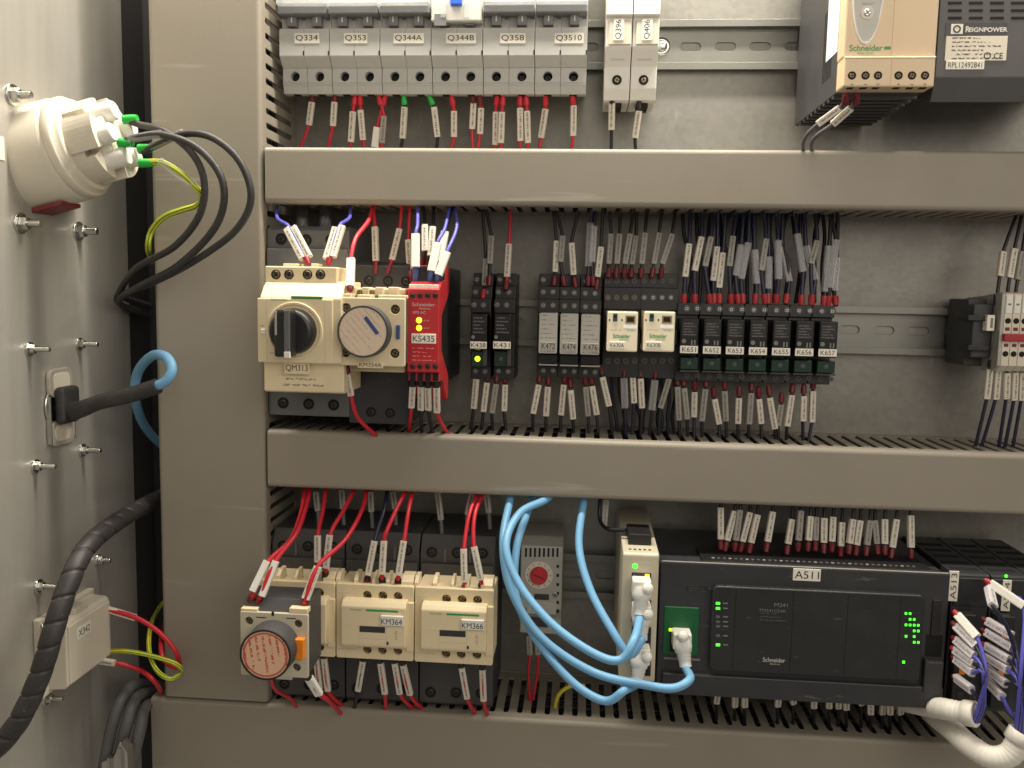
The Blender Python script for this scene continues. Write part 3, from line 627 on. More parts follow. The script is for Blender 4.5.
# small outlet box X342
t = thing('outlet_box', 'small white outlet box tagged X342 mounted on the side wall', 'outlet box', wallpt(60, 635))
XO = XW+18; pa = WX(109, 597, XO); pb = WX(109, 657, XO); yo0, yo1 = WX(66, 640, XO).y, pa.y; za, zb = pb.z, pa.z
bx(t, 'back_plate', 'offwhite', XW, XW+5, yo0-7, yo1+4, za-5, zb+5, 1.0)
MB().prism([(XW+4, za-2), (XW+4, zb+2), (XO-2, zb+1), (XO, zb-1), (XO, za+1), (XO-2, za-1)], 'y', yo0, yo1, .8).build('housing', 'offwhite', t)
bx(t, 'latch', 'offwhite', XW+6, XO-2, yo0+14, yo0+30, zb+.5, zb+5, .8)
bx(t, 'raised_rim', 'offwhite', XO-.4, XO+1.4, yo0+1.5, yo1-1.5, za+2, zb-2, .6)
lc = WX(84, 630, XO+1.4); lp = MB().box(XO+1.2, XO+1.7, lc.y-8, lc.y+8, lc.z-4, lc.z+4, .1).build('label_plate', 'label', t)
text(lp, 'X342', 'text', lc.x+.42, lc.z, lc.y, 4.6, 13, face=Matrix.Rotation(rad(90), 4, 'Z'))
lp.children[0].location = (0, 0, 0)
MB().tube([(XW+5, yo0-5, zb+2), (XW+9, yo0-9, zb-2), (XW+6, yo0-9, zb-9)], 1.1, 8).build('wire_clip', 'zinc', t)
yf0 = yo1-8
y1 = yf0+6
wire('red wire with a white sleeve from the upper hole of outlet X342', 'wire_red', gv((98, 606, y1), (106, 609, y1), (137, 618, y1-2), (161, 634, y1-4), (177, 654, y1-6), (178, 668, y1+6), (164, 660, -90), (161, 640, -70), (166, 620, 5)), 1.7,
     [(W(104, 608, y1), W(136, 618, y1), 'w')], fer=[(W(99, 607, y1), W(105, 609, y1), 'black')], twist=0)
wire('red wire with a printed sleeve from the lower hole of outlet X342', 'wire_red', gv((76, 656, y1-6), (84, 659, y1-6), (116, 663, y1-6), (140, 670, y1-2), (155, 682, -100), (163, 696, -60), (168, 706, 5)), 1.7,
     [(W(83, 658.5, y1-8), W(115, 663, y1-8), 'w')], fer=[(W(77, 657, y1-6), W(83, 659, y1-6), 'black')], twist=0)
wire('green and yellow earth wire looping from outlet X342 behind the left duct', 'earth', gv((90, 653, y1+8), (98, 652, y1+4), (125, 651, y1-2), (152, 656, y1-6), (176, 664, y1-8), (181, 672, y1-2), (170, 679, -108), (156, 669, -100), (149, 648, -84), (152, 622, -60), (163, 602, 5)), 1.7, name='earth_wire')
for i, (dx, dy) in enumerate(((0, 0), (12, 8), (24, 18))):
    q = gv((170+dx*.2, 690+dy*.5, 8), (146+dx*.5, 684+dy, -55), (128+dx*.7, 690+dy, -85), (116+dx, 712+dy, -96), (108+dx, 745+dy, -100), (100+dx, 790+dy, -104))
    MB().tube(q, 4.2, 14).build('grey_cable', 'wire_grey', at=q[0], label=f'thick grey cable bending down at the lower left, {("leftmost", "middle", "rightmost")[i]} of three', cat='cable', group='grey cables at the lower left')
t = thing('metal_connector', 'shiny metal connector shell at the bottom left edge', 'connector', W(118, 765, -112))
c = W(116, 758, -112)
MB().prism([(c.x-10, c.z-16), (c.x+9, c.z-16), (c.x+9, c.z+6), (c.x+4, c.z+13), (c.x-1, c.z+1), (c.x-10, c.z-3)], 'y', -114, -104, .8).build('shell', 'zinc', t)
MB().box(c.x+4, c.x+6, -117, -113.5, c.z-14, c.z+10, .5).box(c.x-4, c.x-2, -117, -113.5, c.z-14, c.z+2, .5).build('spring_clip', 'steel', t)
# ================================================================ MIDDLE ROW
# ---------------- rotary motor breaker QM313
t = thing('motor_breaker', 'cream motor breaker tagged QM313 with a black rotary knob', 'motor breaker', (W(300, 330, -60).x, -7.5, Z2))
yb = -74; x0, x1, zb, zt = rect(268, 226, 352, 416, yb)
MB().prism([(-8, zb), (yb, zb), (yb, zt-3), (yb+4, zt), (-8, zt)], 'x', x0, x1-2, .6).build('body', 'charcoal_light', t)
bx(t, 'top_ledge', 'charcoal_light', x0+.5, x1-2.5, yb-2.5, yb+2, W(300, 268, yb).z, W(300, 249, yb).z, .5)
for k, (px, py) in enumerate(((281, 239), (306, 240), (331, 240), (283, 403), (308.5, 404), (333.5, 405))):
    c = W(px, py, yb-.4); MB().cyl((c.x, yb+.1, c.z), (0, -1, 0), 4.0, .4, 20).build('power_terminal', 'hole', t); screw(t, c.x, c.z, yb-.5, 2.4, 'shaded_steel', depth=.3)
y1 = -114; fb(t, 'terminal_strip', 'cream', (265, 266.5, 337, 283), y1, -76, .8)
for px in (276, 289, 307.5, 320.5):
    c = W(px, 274.5, y1); MB().cyl((c.x, y1+.2, c.z), (0, -1, 0), 3.2, .35, 20).build('terminal_hole', 'hole', t); screw(t, c.x, c.z, y1-.35, 2.6, 'shaded_brass', depth=.3)
for a, b in ((283, 299), (311, 318)): fb(t, 'wire_clamp', 'cream', (a, 263.5, b, 267.5), y1+4, y1+14, .5)
ym = -124; X0_, X1_, zl, zh = rect(258, 298, 344, 363, ym); zt2 = W(300, 281, -116).z; zbt = W(300, 393, -118).z
MB().prism([(-76, zh+11), (-112, zh+11), (-118, zh+7), (ym, zh), (ym, zl), (-118.5, zl-1), (-118.5, zbt+1), (-116, zbt), (-76, zbt)], 'x', X0_+1.5, X1_-1.5, .8).build('front_cover', 'cream', t)
bx(t, 'face_plate', 'cream', X0_, X1_-7, ym-1, ym+8, zl, zh-.5, .7)
for px in (267.5, 325.5):
    c = W(px, 330, ym); bx(t, 'groove', 'cream_shade', c.x-.25, c.x+.25, ym-1.1, ym-.5, zl+1, zh-2, .05)
c = W(295, 331, ym)
hp(t, 'dial_ring', 'cream', [circle(c.x, c.z, 18.6, 40), circle(c.x, c.z, 16.6, 40)], ym-1.9, ym-.5, .4)
kn = MB().lathe((c.x, ym-.6, c.z), (0, -1, 0), [(0, 14.6), (6, 14.4), (9, 13.2), (9.4, 11.5)], 48).build('knob', 'black', t)
MB().box(c.x-7.2, c.x+4.0, ym-19, ym-8, c.z-15.5, c.z+13.8, 1.6).build('grip', 'black', kn)
MB().box(c.x-.4, c.x+3.2, ym-19.6, ym-18.6, c.z-13, c.z+13.5, .4).build('grip_inlay', 'charcoal_light', kn)
MB().box(c.x-.4, c.x+3.4, ym-20, ym-17, c.z-15.8, c.z-12, .3).build('pointer_tip', 'white', kn)
MB().box(c.x-6.4, c.x-5, ym-19.3, ym-18.5, c.z-2, c.z+13, .3).build('grip_edge', 'silver', kn)
fb(t, 'test_button', 'white', (260.5, 329, 265, 334.5), ym-2, ym, .4)
fb(t, 'green_stripe', 'green_print', (291, 296.2, 322, 298.6), ym-1.2, ym+.5, .05)
c = W(280, 299.5, ym); text(t, 'Schneider', 'green_print', c.x, c.z, ym-1, 1.7, 11)
for s_, px, py, w_ in (('TEST', 262.5, 326, 3.2), ('I ON', 312, 312, 4), ('O OFF', 274, 353, 5)):
    c = W(px, py, ym); text(t, s_, 'text_grey', c.x, c.z, ym-1.02, 1.2, w_)
label_plate(t, 'QM313', (284.5, 362.5, 309.5, 374), -121.5, m='cream')
fb(t, 'small_print', 'print_cream', (278, 376, 326, 388), -118.8, -118, .05)
for k, px in enumerate((302, 325.5)):
    q = [W(px, 232, -60), W(px, 222, -52), W(px, 214, -45), W(px, 196, -40)]
    MB().tube(q, 4.4, 16).build('power_cable', 'wire_grey', at=q[0], label=f'thick grey cable entering the top of motor breaker QM313, {"left" if k == 0 else "right"} one', cat='cable', group='cables on top of motor breaker QM313')
for i, (s1, s2, f_, e_, e2) in enumerate((((306, 258), (290, 228), (308.5, 264), (282, 222), (277, 217)), ((329.5, 258), (339, 227), (328, 265), (344, 222), (350, 217)))):
    P1, P2 = W(*s1, -108), W(*s2, -98); d = Vector((2.3, 0, .6)); PT = W(*f_, -110)
    wire(f'violet wire with twin white sleeve on motor breaker QM313, {"left" if i == 0 else "right"} one', 'wire_violet', [W(e2[0], 204, -60), W(*e2, -80), W(*e_, -90), P2, P1, PT], 1.2,
         [(P1-d, P2-d, 'w'), (P1+d, P2+d, 'w')], fer=[(P1, PT, 'red')], twist=.05, group='wires of motor breaker QM313')

# ---------------- contactor with timer module (middle row)
def timer_dial(t, c, y, r, length, facem, rim='black', ang=0.0):
    k = MB().lathe((c.x, y, c.z), (0, -1, 0), [(0, r*1.02), (length-1.2, r), (length-.3, r-.3), (length, r-.9)], 56).build('dial', 'charcoal', t)
    hp(k, 'dial_rim', rim, [circle(c.x, c.z, r+.15, 48), circle(c.x, c.z, r-1.1, 48)], y-length-.7, y-length+.4, .2)
    f = MB().cyl((0, 0, 0), (0, -1, 0), r-1.1, .3, 48).build('dial_face', facem, None); f.parent = k
    f.matrix_local = Matrix.Translation((Vector((c.x, y-length+.1, c.z))-origin(k))*S) @ Matrix.Rotation(ang, 4, 'Y'); return k
t = thing('contactor', 'dark contactor behind the round timer, right of motor breaker QM313', 'contactor', (W(375, 330, -60).x, -7.5, Z2))
yb = -74; x0, x1, zb, zt = rect(349, 262, 412, 424, yb)
MB().prism([(-8, zb), (yb, zb), (yb, zt-3), (yb+3, zt), (-8, zt)], 'x', x0, x1-2, .6).build('body', 'plc', t)
for px, py in ((369, 280.5), (388, 281), (406, 281.5), (371, 412), (390, 413)):
    c = W(px, py, yb); MB().cyl((c.x, yb+.1, c.z), (0, -1, 0), 3.6, .4, 20).build('power_terminal', 'hole', t); screw(t, c.x, c.z, yb-.5, 2.2, 'shaded_steel', depth=.3)
fb(t, 'front_block', 'cream', (349, 288, 405, 372), -100, -72, 1)
for a, b in ((346, 356), (362, 369), (375, 383), (388, 398)): fb(t, 'terminal_fin', 'cream', (a, 287, b, 296), -104, -92, .6)
for px in (359, 371, 380): fb(t, 'clamp_screw', 'brass', (px-2, 290, px+2, 295), -103, -94, .5)
t = thing('timer_module', 'cream timer module with a pale round dial and blue mark', 'timer', (W(372, 332, -110).x, -100, W(372, 332, -110).z))
y1 = -122; x0, x1, zb, zt = rect(340, 298, 405, 366, y1)
hp(t, 'face', 'cream', [rrect(x0, x1, zb, zt, 1)]+[circle(W(px, py, y1).x, W(px, py, y1).z, 3.0) for px, py in ((346, 308), (395, 309.5), (345.5, 352.5), (394.5, 353.5))], y1, y1+3, .4)
bx(t, 'case', 'charcoal', x0+.8, x1-.8, y1+3.1, -100, zb+1, zt-1, .8)
for px, py in ((346, 308), (395, 309.5), (345.5, 352.5), (394.5, 353.5)): c = W(px, py, y1); screw(t, c.x, c.z, y1+2.2, 2.4, 'brass')
c = W(366.5, 331, y1); kd = timer_dial(t, c, y1, 16.2, 9, 'print_dial_grey', 'charcoal', rad(48))
fb(t, 'blue_tab', 'blue_print', (396, 325, 399.5, 339), y1-2, y1+1, .4)
m = Matrix.Rotation(rad(52), 4, 'Y'); o = MB().box(-1.2, 1.2, -.4, 0, -6.5, 6.5, .1).build('blue_mark', 'blue_print', None, at=(0, 0, 0)); o.parent = kd
o.matrix_local = Matrix.Translation((Vector((c.x+5.5, y1-9.4, c.z+4))-origin(kd))*S) @ Matrix.Rotation(rad(-38), 4, 'Y')
for a, b, p0, p1 in ((340, 351, 293.5, 299), (357, 371, 294.5, 299), (378, 405, 295, 299)): fb(t, 'top_rim', 'cream', (a, p0, b, p1), y1+1, y1+12, .6)
label_plate(t, 'KM354A', (358, 361.5, 383, 368), y1-.2, m='cream')
PT = W(350, 291, -118); P1, P2 = W(350, 287, -116), W(351, 259, -106)
wire('red wire with a thick bright white sleeve on top of the pale round timer', 'wire_red', [W(373, 203, -60), W(369, 220, -78), W(356, 238, -96), P2, P1, PT], 1.5, [(P1, P2, 'b')], fer=[(P1, PT, 'dark_red')], twist=0)
q = [W(347, 366, -112), W(347, 373, -110), W(351, 395, -104), W(357, 416, -98), W(372, 432, -84), W(384, 440, -70)]
wire('red wire with printed sleeve leaving the bottom of the pale round timer', 'wire_red', q, 1.4, [(q[1], q[2], 'w')], fer=[(q[1], q[0], 'dark_red')])
wire_row([((375.6, 272), (376, 261), (375, 227), (373, 204), R, 'w', None), ((388, 272), (392, 260), (399.5, 229), (402, 204), R, 'w', None), ((411, 276), (410, 270), (408.4, 240), (410, 204), R, 'w', None)],
         'above the middle row contactor', 'wires above the middle contactor', -74, -62, 'dark_red')
wire_row([((372, 376), (373, 383), (376, 407), (378, 440), K, 'd', None), ((390, 386), (391, 394), (388, 419), (386, 440), K, 'd', None)], 'below the middle row contactor', 'wires below the middle contactor', -70, -50, 'black')

# ---------------- red safety relay KS435
t = thing('safety_relay', 'slim red safety relay tagged KS435 with two lit yellow green lamps', 'relay', (W(425, 330, -60).x, -7.5, Z2))
y1 = -108; x0, x1, zb, zt = rect(407.5, 289, 439, 372, y1); zA, zB = W(425, 268, -88).z, W(425, 396, -70).z
MB().prism([(y1, zb), (y1, zt), (-97, zt+5), (-84, zt+6.5), (-84, zt+16), (-66, zt+16), (-66, zt-2), (-97, zt-17), (-97, zb+14), (-66, zb-6), (-66, zB), (-72, zB-2), (-90, zb-7), (-104, zb-6.5), (-104, zb-1)], 'x', x0, x1, .5).build('housing', 'red_case', t)
bx(t, 'rear_housing', 'black', x0+.6, x1-.4, -96, -8, zb-10, zt+15, .6)
fb(t, 'marker_strip', 'label', (409, 284.5, 438, 290.5), -106.5, -97, .3)
for k in range(4):
    px = 412.5+k*7.6
    for py in (295.5, 366.5):
        c = W(px, py, y1); MB().cyl((c.x, y1+.1, c.z), (0, -1, 0), 2.1, .25, 16).build('terminal_hole', 'dark_red', t); screw(t, c.x, c.z, y1-.25, 1.5, 'shaded_steel', depth=.3)
    fb(t, 'wire_slot', 'hole', (px-2.6, 373.5, px+2.8, 381), y1+2.9, -98, .3)
    fb(t, 'wire_slot', 'dark_red', (px-2.6, 275, px+2.8, 282), -93, -85, .3)
c = W(423.5, 304.5, y1); text(t, 'Schneider', 'text_light', c.x, c.z, y1-.02, 2.3, 15); c = W(425, 308.5, y1); text(t, 'Electric', 'text_light', c.x, c.z, y1-.02, 1.2, 7)
c = W(419, 312.5, y1); text(t, 'XPS AC', 'text_light', c.x, c.z, y1-.02, 1.8, 9)
for py in (320.3, 328):
    c = W(419, py, y1); MB().lathe((c.x, y1+.1, c.z), (0, -1, 0), [(0, 1.9), (.5, 1.8), (.9, 1)], 16).build('lamp', 'led_lime', t)
    text(t, 'A1 A2' if py < 325 else 'K1 K2', 'text_light', W(426.5, py, y1).x, c.z, y1-.02, 1.0, 3.6)
label_plate(t, 'KS435', (411.5, 333.8, 436, 343.5), y1-.1)
fb(t, 'small_print', 'print_red', (409.5, 346, 437, 362), y1-.12, y1+.2, .05)
def rel(lbl, col, pts, sl, kd='b', fer='blue_print', r=1.2):
    P = [W(*q) for q in pts]; a, b = W(*sl[0]), W(*sl[1]); d = (P[-1]-P[-2]).normalized()
    wire(lbl, col, P, r, [(a, b, kd)], fer=[(P[-1]-d*6, P[-1]+d*2, fer)], twist=0, group='wires on top of the red safety relay')
V = 'wire_violet'
rel('violet wire with a bright white sleeve, leftmost at the front of red relay KS435', V, ((418, 205, -70), (417.5, 226, -88), (415.6, 234, -92), (415.6, 266, -98), (415.6, 278, -96)), ((415.6, 234, -93), (415.6, 267, -98)))
rel('black wire with white sleeve, left of two at the back of red relay KS435', K, ((423, 204, -62), (425, 224, -76), (425, 251, -82), (422, 266, -80)), ((425, 225, -77), (425, 251, -83)), 'w', 'dark_red')
rel('black wire with white sleeve, right of two at the back of red relay KS435', K, ((434, 204, -62), (433, 227, -76), (430, 256, -82), (427, 268, -80)), ((433, 227, -77), (430.5, 256, -83)), 'w', 'dark_red')
rel('violet wire with a bright white sleeve, second at the front of red relay KS435', V, ((450, 205, -66), (445, 228, -84), (437.5, 243, -94), (431.5, 270, -98), (430, 279, -96)), ((437.5, 243, -94), (431.5, 271, -99)))
rel('black wire with a white sleeve leaning over the right of red relay KS435', K, ((453, 204, -60), (447, 224, -76), (445, 232, -80), (441, 258, -86), (437, 272, -88)), ((445, 232, -80), (440, 262, -87)), 'b', 'dark_red')
rel('violet wire with a bright white sleeve, rightmost at the front of red relay KS435', V, ((454, 204, -62), (457, 222, -76), (455, 234, -84), (447, 252, -95), (438.5, 274, -98), (437, 281, -96)), ((447, 252, -95), (438.5, 275, -99)))
for i, (a, b, e, col) in enumerate((((412.5, 386), (411.4, 407), (408, 436), R), ((421, 386), (421, 409.5), (422, 438), K), ((428, 387), (428.5, 409.5), (434, 438), K), ((436.5, 387), (437, 412), (450, 436), R))):
    T_, A_, B_, E_ = W(a[0], 377, -98), W(*a, -96), W(*b, -88), W(*e, -62)
    wire(f'{COLN[col]} wire with printed white sleeve, {ORD[i]} from the left below red relay KS435', col, [T_, A_, B_, (B_+E_)/2+Vector((0, 0, -2)), E_], 1.3, [(A_, B_, 'w')], fer=[(A_, T_, 'black')], group='wires below the red safety relay')

# ---------------- slim relays on sockets
def socket_body(t, x0, x1, rows_px, ztop_px, zb_px, pxm, tiers):
    for (pa, pb, yy) in tiers: bx(t, 'socket', 'black', x0, x1, yy, -8, W(pxm, pb, yy).z, W(pxm, pa, yy).z, .5)
def ring_screw(t, px, py, y, r=2.1, m='steel'):
    c = W(px, py, y); hp(t, 'terminal_ring', 'charcoal_light', [circle(c.x, c.z, r, 14), circle(c.x, c.z, r*.72, 14)], y-.5, y+.2, .1)
    screw(t, c.x, c.z, y-.15, r*.68, m, depth=.5)
for i, (nm, xa, xb, lit) in enumerate((('K438', 470.5, 491, 1), ('K431', 493.5, 515, 0))):
    t = thing('slim_relay', f'slim black relay tagged {nm} ' + ('with a lit green lamp' if lit else 'with its lamp dark, right of K438'), 'relay', (W((xa+xb)/2, 330, -40).x, -7.5, Z2), 'slim black relays beside the red safety relay')
    x0, x1 = W(xa, 330, -50).x, W(xb-.6, 330, -50).x
    for (pa, pb, yy) in ((273, 286, -36), (285.8, 299, -42), (298.8, 313, -48), (312.8, 366, -46), (365.8, 379, -44)): bx(t, 'socket', 'black', x0, x1, yy, -8, W(490, pb, yy).z, W(490, pa, yy).z, .5)
    for px, py, yy in ((xa+6.5, 279.5, -36), (xa+15, 281, -36), (xa+5, 292, -42), (xa+15.5, 292.3, -42), (xa+3.5, 304.8, -48), (xa+13, 305, -48), (xa+5, 371, -44), (xa+14.5, 371.5, -44)): ring_screw(t, px, py, yy)
    fb(t, 'relay_case', 'black_gloss', (xa+.3, 314, xb-4, 350), -66, -46, .8)
    fb(t, 'case_print', 'print_dark', (xa+1.5, 316, xb-5.5, 334), -66.15, -65.8, .03)
    c = W(xa+2.6, 337, -66); MB().cyl((c.x, -65.9, c.z), (0, -1, 0), 1.3, .3, 16).build('test_mark', 'text_grey', t)
    label_plate(t, nm, (xa-.3, 341.6, xb-4.3, 348.6), -66.2)
    fb(t, 'lamp_block', 'dark_green', (xa+.5, 351, xb-4.2, 366.5), -58, -44, .6)
    c = W(xa+7, 358.8, -58); MB().lathe((c.x, -57.9, c.z), (0, -1, 0), [(0, 2.0 if lit else 1.7), (.5, 1.8), (.8, 1)], 16).build('lamp', 'led_lime' if lit else 'led_off', t)
    bx(t, 'side_clip', 'charcoal', x1-4.2, x1-1.2, -60, -44, W(490, 366, -60).z, W(490, 315, -60).z, .5)
for i, (nm, xa, xb) in enumerate((('K472', 538.8, 557.3), ('K474', 560, 578), ('K476', 580.8, 599.8))):
    dy = i*.7; t = thing('slim_relay', f'slim relay with a silver printed face tagged {nm}, {("left", "middle", "right")[i]} of three', 'relay', (W((xa+xb)/2, 330, -40).x, -7.5, Z2), 'slim relays with silver faces')
    x0, x1 = W(xa-1.6, 330, -50).x, W(xb+.9, 330, -50).x
    for (pa, pb, yy) in ((274, 287, -36), (286.8, 300, -42), (299.8, 313, -48), (312.8, 366, -46), (365.8, 378, -44)): bx(t, 'socket', 'black', x0, x1, yy, -8, W(570, pb, yy).z, W(570, pa, yy).z, .5)
    for py, yy in ((280.5, -36), (292.7, -42), (306, -48), (371.3, -44)):
        for dx in (4.5, 14.2): ring_screw(t, xa+dx, py+dy-.7, yy)
    fb(t, 'relay_case', 'print_silver', (xa, 313+dy, xb, 353.6+dy), -68, -46, .8)
    label_plate(t, nm, (xa+2, 342+dy, xb-1.5, 350+dy), -68.05, m='silver', fill=.7)
    fb(t, 'lower_case', 'black_gloss', (xa, 354.4+dy, xb, 363+dy), -62, -46, .6)
    fb(t, 'retaining_clip', 'silver', (xa-.2, 364+dy, xb, 365.6+dy), -60, -46, .2)
for i, (nm, xa, xb) in enumerate((('K630A', 607, 637.7), ('K630B', 643.5, 674.8))):
    dy = -.2; t = thing('plug_in_relay', f'wide plug-in relay with a cream face tagged {nm}, {("left", "right")[i]} of the pair', 'relay', (W((xa+xb)/2, 330, -40).x, -7.5, Z2), 'cream faced plug-in relays')
    x0, x1 = W(xa-4, 330, -50).x, W(xb+3.6, 330, -50).x
    for (pa, pb, yy) in ((273, 288, -38), (287.8, 310, -46), (309.8, 362, -44), (361.8, 378, -44)): bx(t, 'socket', 'black', x0, x1, yy, -8, W(640, pb, yy).z, W(640, pa, yy).z, .5)
    for k in range(4):
        ring_screw(t, xa+.8+k*8.9, 281, -38, 1.9, 'charcoal_light'); ring_screw(t, xa+.8+k*8.9, 297.5, -46, 2.1, 'steel' if i else 'brass'); ring_screw(t, xa+1+k*8.9, 361+dy, -44, 2.2, 'charcoal_light')
    fb(t, 'relay_case', 'ivory', (xa, 311.5, xb, 351.8), -74, -44, 1); fb(t, 'white_band', 'bright_white', (xa+16.5, 325.5, xb-.8, 328.5), -74.15, -73.8, .05)
    fb(t, 'test_window', 'teal', (xa+6, 313.5, xa+10.5, 321.5), -74.5, -73.5, .3); fb(t, 'button', 'hole', (xa+7, 315, xa+9.8, 317.6), -74.9, -74, .2)
    w_ = fb(t, 'flag_window', 'brass', (xa+18.5, 315.5, xa+28.5, 323.5), -74.2, -73.5, .2); fb(w_, 'flag', 'hole', (xa+20, 317, xa+27, 322), -74.35, -74, .1)
    for px in (xa+2.5, xa+15): fb(t, 'pip', 'text', (px-.7, 319, px+.7, 321), -74.1, -73.8, .05)
    c = W(xa+14.5, 336, -74); text(t, 'Schneider', 'green_print', c.x, c.z, -74.03, 3.0, 11.5, bold=.02); c = W(xa+17, 339.6, -74); text(t, 'Electric', 'green_print', c.x, c.z, -74.03, 1.3, 6)
    c = W(xa+9, 330, -74); text(t, '4 C/O  6A', 'red_print', c.x, c.z, -74.03, .9, 7.5); c = W(xa+24, 330.5, -74); text(t, '24 VDC', 'green_print', c.x, c.z, -74.03, 1.1, 5.5)
    label_plate(t, nm, (xa+2.4, 341.8, xa+18, 348.5), -74.1, m='label')
    fb(t, 'retaining_clip', 'black', (xa-2.5, 330, xb+2.5, 344), -58, -44, .5)
base = None
xs = [680.3+k*22.95 for k in range(7)]
t = thing('slim_relay', '', 'relay', (W(689, 330, -40).x, -7.5, Z2), 'row of seven slim black relays')
XB = W(680.3, 335, -64).x; RP = (W(818.3, 340, -64).x-XB)/6
x0, x1 = XB-.8, XB-.8+RP-.25
for (pa, pb, yy, ex) in ((303, 315, -48, 0), (314.8, 371, -44, -.2), (370.8, 381, -46, -.1)): bx(t, 'socket', 'black', x0-ex, x1+ex, yy, -8, W(690, pb, yy).z, W(690, pa, yy).z, .5)
for py, yy in ((308.5, -48), (375.5, -46)):
    for dx in (6.5, 17): ring_screw(t, 680.3+dx, py, yy, 2.3 if py < 350 else 1.9, 'steel' if py < 350 else 'charcoal_light')
fb(t, 'relay_case', 'black_gloss', (680.5, 318.5, 698.5, 354.5), -66, -44, .8)
fb(t, 'case_print', 'print_dark', (682, 322, 697, 336), -66.15, -65.8, .03)
c = W(684, 341, -66); MB().cyl((c.x, -65.9, c.z), (0, -1, 0), 1.5, .3, 16).build('test_mark', 'text_grey', t)
for dx in (10.5, 13.5): fb(t, 'vent_mark', 'text_grey', (680.5+dx, 340, 682+dx, 345), -66.2, -65.9, .03)
fb(t, 'lamp_block', 'dark_green', (680.5, 357.5, 698, 369.5), -60, -44, .6)
c = W(689, 363, -60); MB().lathe((c.x, -59.9, c.z), (0, -1, 0), [(0, 2.0), (.5, 1.8), (.8, 1)], 16).build('lamp', 'led_off', t)
fb(t, 'retaining_clip', 'charcoal', (680, 370.3, 699, 372), -58, -44, .2)
RL = [t]+[copy_tree(t) for _ in range(6)]
for k, o in enumerate(RL):
    o.location.x += RP*k*S; nm = f'K65{k+1}'; o['label'] = f'slim black relay with green lamp block tagged {nm}, {ORD[k]} of seven from the left'
    x0, x1, z0, z1 = rect(680, 345.8, 697.8, 353.2, -66); p = MB().box(x0+RP*k, x1+RP*k, -66.7, -65.9, z0, z1, .12, 1).build('label_plate', 'label', o)
    text(p, nm, 'text', (x0+x1)/2+RP*k, (z0+z1)/2, -66.7, (z1-z0)*.62, (x1-x0)*.78)
# wires over and under the relays
yt, yd = -44, -34
wire_row([((483, 297), (484.6, 285.7), (486, 259), (482, 205), K, 'd', 'red'), ((489, 284), (490, 264), (491.4, 236), (485, 205), K, 'd', None), ((506, 288), (507, 277), (509, 244), (511, 205), R, 'w', None)],
         'above relays K438 and K431', 'wires above the first two relays', -46, -38)
wire_row([((554, 284), (555, 272), (556.4, 241), (553, 205), K, 'w', None), ((564, 284), (560.5, 262), (562.5, 236), (555, 205), K, 'd', None), ((575.5, 286), (573.5, 275), (571.4, 243), (580, 205), K, 'w', None),
          ((588, 284), (588.5, 266.5), (590.6, 223), (594, 205), N, 'c', None), ((593, 284), (592, 262), (594, 226), (596, 205), K, 'c', None), ((596.5, 288), (597.5, 277), (601, 247), (603, 205), K, 'w', None)],
         'above the three silver faced relays', 'wires above the silver faced relays', -42, -36)
wire_row([((608.5, 276), (609, 264), (611, 234), (609, 205), K, 'd', None), ((616, 276), (617, 264), (619.4, 234), (621, 205), K, 'd', None), ((624, 276), (625, 264), (630, 234), (634, 205), K, 'd', None), ((631, 276), (631.7, 264.5), (636, 236), (637, 205), K, 'd', None),
          ((641, 276), (641.7, 264), (645, 233), (648, 205), K, 'd', None), ((652, 276), (653.6, 264), (659, 233), (663, 205), K, 'd', None), ((661, 276), (662, 264), (672, 234), (676, 205), K, 'd', None)],
         'above the two cream faced relays', 'wires above the cream faced relays', -42, -36)
wire_row([((684, 302), (685, 277), (689, 244), (691, 205), N, 'w', 'red'), ((695, 302), (694.6, 271), (701.4, 237), (702, 205), N, 'w', 'red'), ((710, 302), (705, 266.5), (711, 237), (712, 205), N, 'd', 'red'), ((714, 302), (713, 281), (717, 247), (718, 205), N, 'w', 'red'),
          ((719.5, 302), (719, 288), (723, 253), (726, 205), N, 'w', 'red'), ((731, 302), (729.4, 266.5), (733, 236.4), (738, 205), N, 'd', 'red'), ((738, 302), (735.5, 276), (741, 245), (744, 205), N, 'c', 'red'), ((743, 302), (741, 279), (748, 243), (750, 205), N, 'c', 'red'),
          ((755, 302), (756.7, 284), (754.6, 250), (754, 205), N, 'c', 'red'), ((765, 302), (761.5, 270.6), (766, 239), (764, 205), N, 'd', 'red'), ((768, 302), (768, 289), (769, 257), (768, 205), N, 'c', 'red'), ((776, 302), (778.6, 279.5), (778, 240.5), (776, 205), N, 'c', 'red'),
          ((786, 302), (789, 281.5), (782, 247), (783, 205), N, 'c', 'red'), ((801, 303), (803, 272), (797, 234), (794, 205), N, 'c', 'red'), ((811, 303), (815, 280), (806, 246), (804, 205), N, 'c', 'red'), ((812, 303), (811, 264), (817, 241), (815, 205), N, 'd', 'red'),
          ((823.5, 304), (825, 292), (829, 246), (832, 205), K, 'c', 'red'), ((835.6, 304), (834, 291), (836.7, 258), (838, 205), K, 'c', 'red'), ((828, 304), (830, 288), (836, 240), (828, 205), K, 'c', 'red')],
         'above the seven slim relays', 'wires above the seven slim relays', -46, -36, r=1.5)
for k in range(16):
    px = 688+k*9.6+random.uniform(-3, 3); y_ = random.uniform(-34, -20)
    q = [W(px+random.uniform(-7, 7), 204, y_), W(px+random.uniform(-6, 6), 236, y_-4), W(px+random.uniform(-5, 5), 268, y_-8), W(px, 303, -40)]
    wire(f'plain dark wire behind the sleeves, {ORD[k]} from left above the seven slim relays', K if k % 3 else N, q, 1.4, group='plain wires above the seven slim relays')
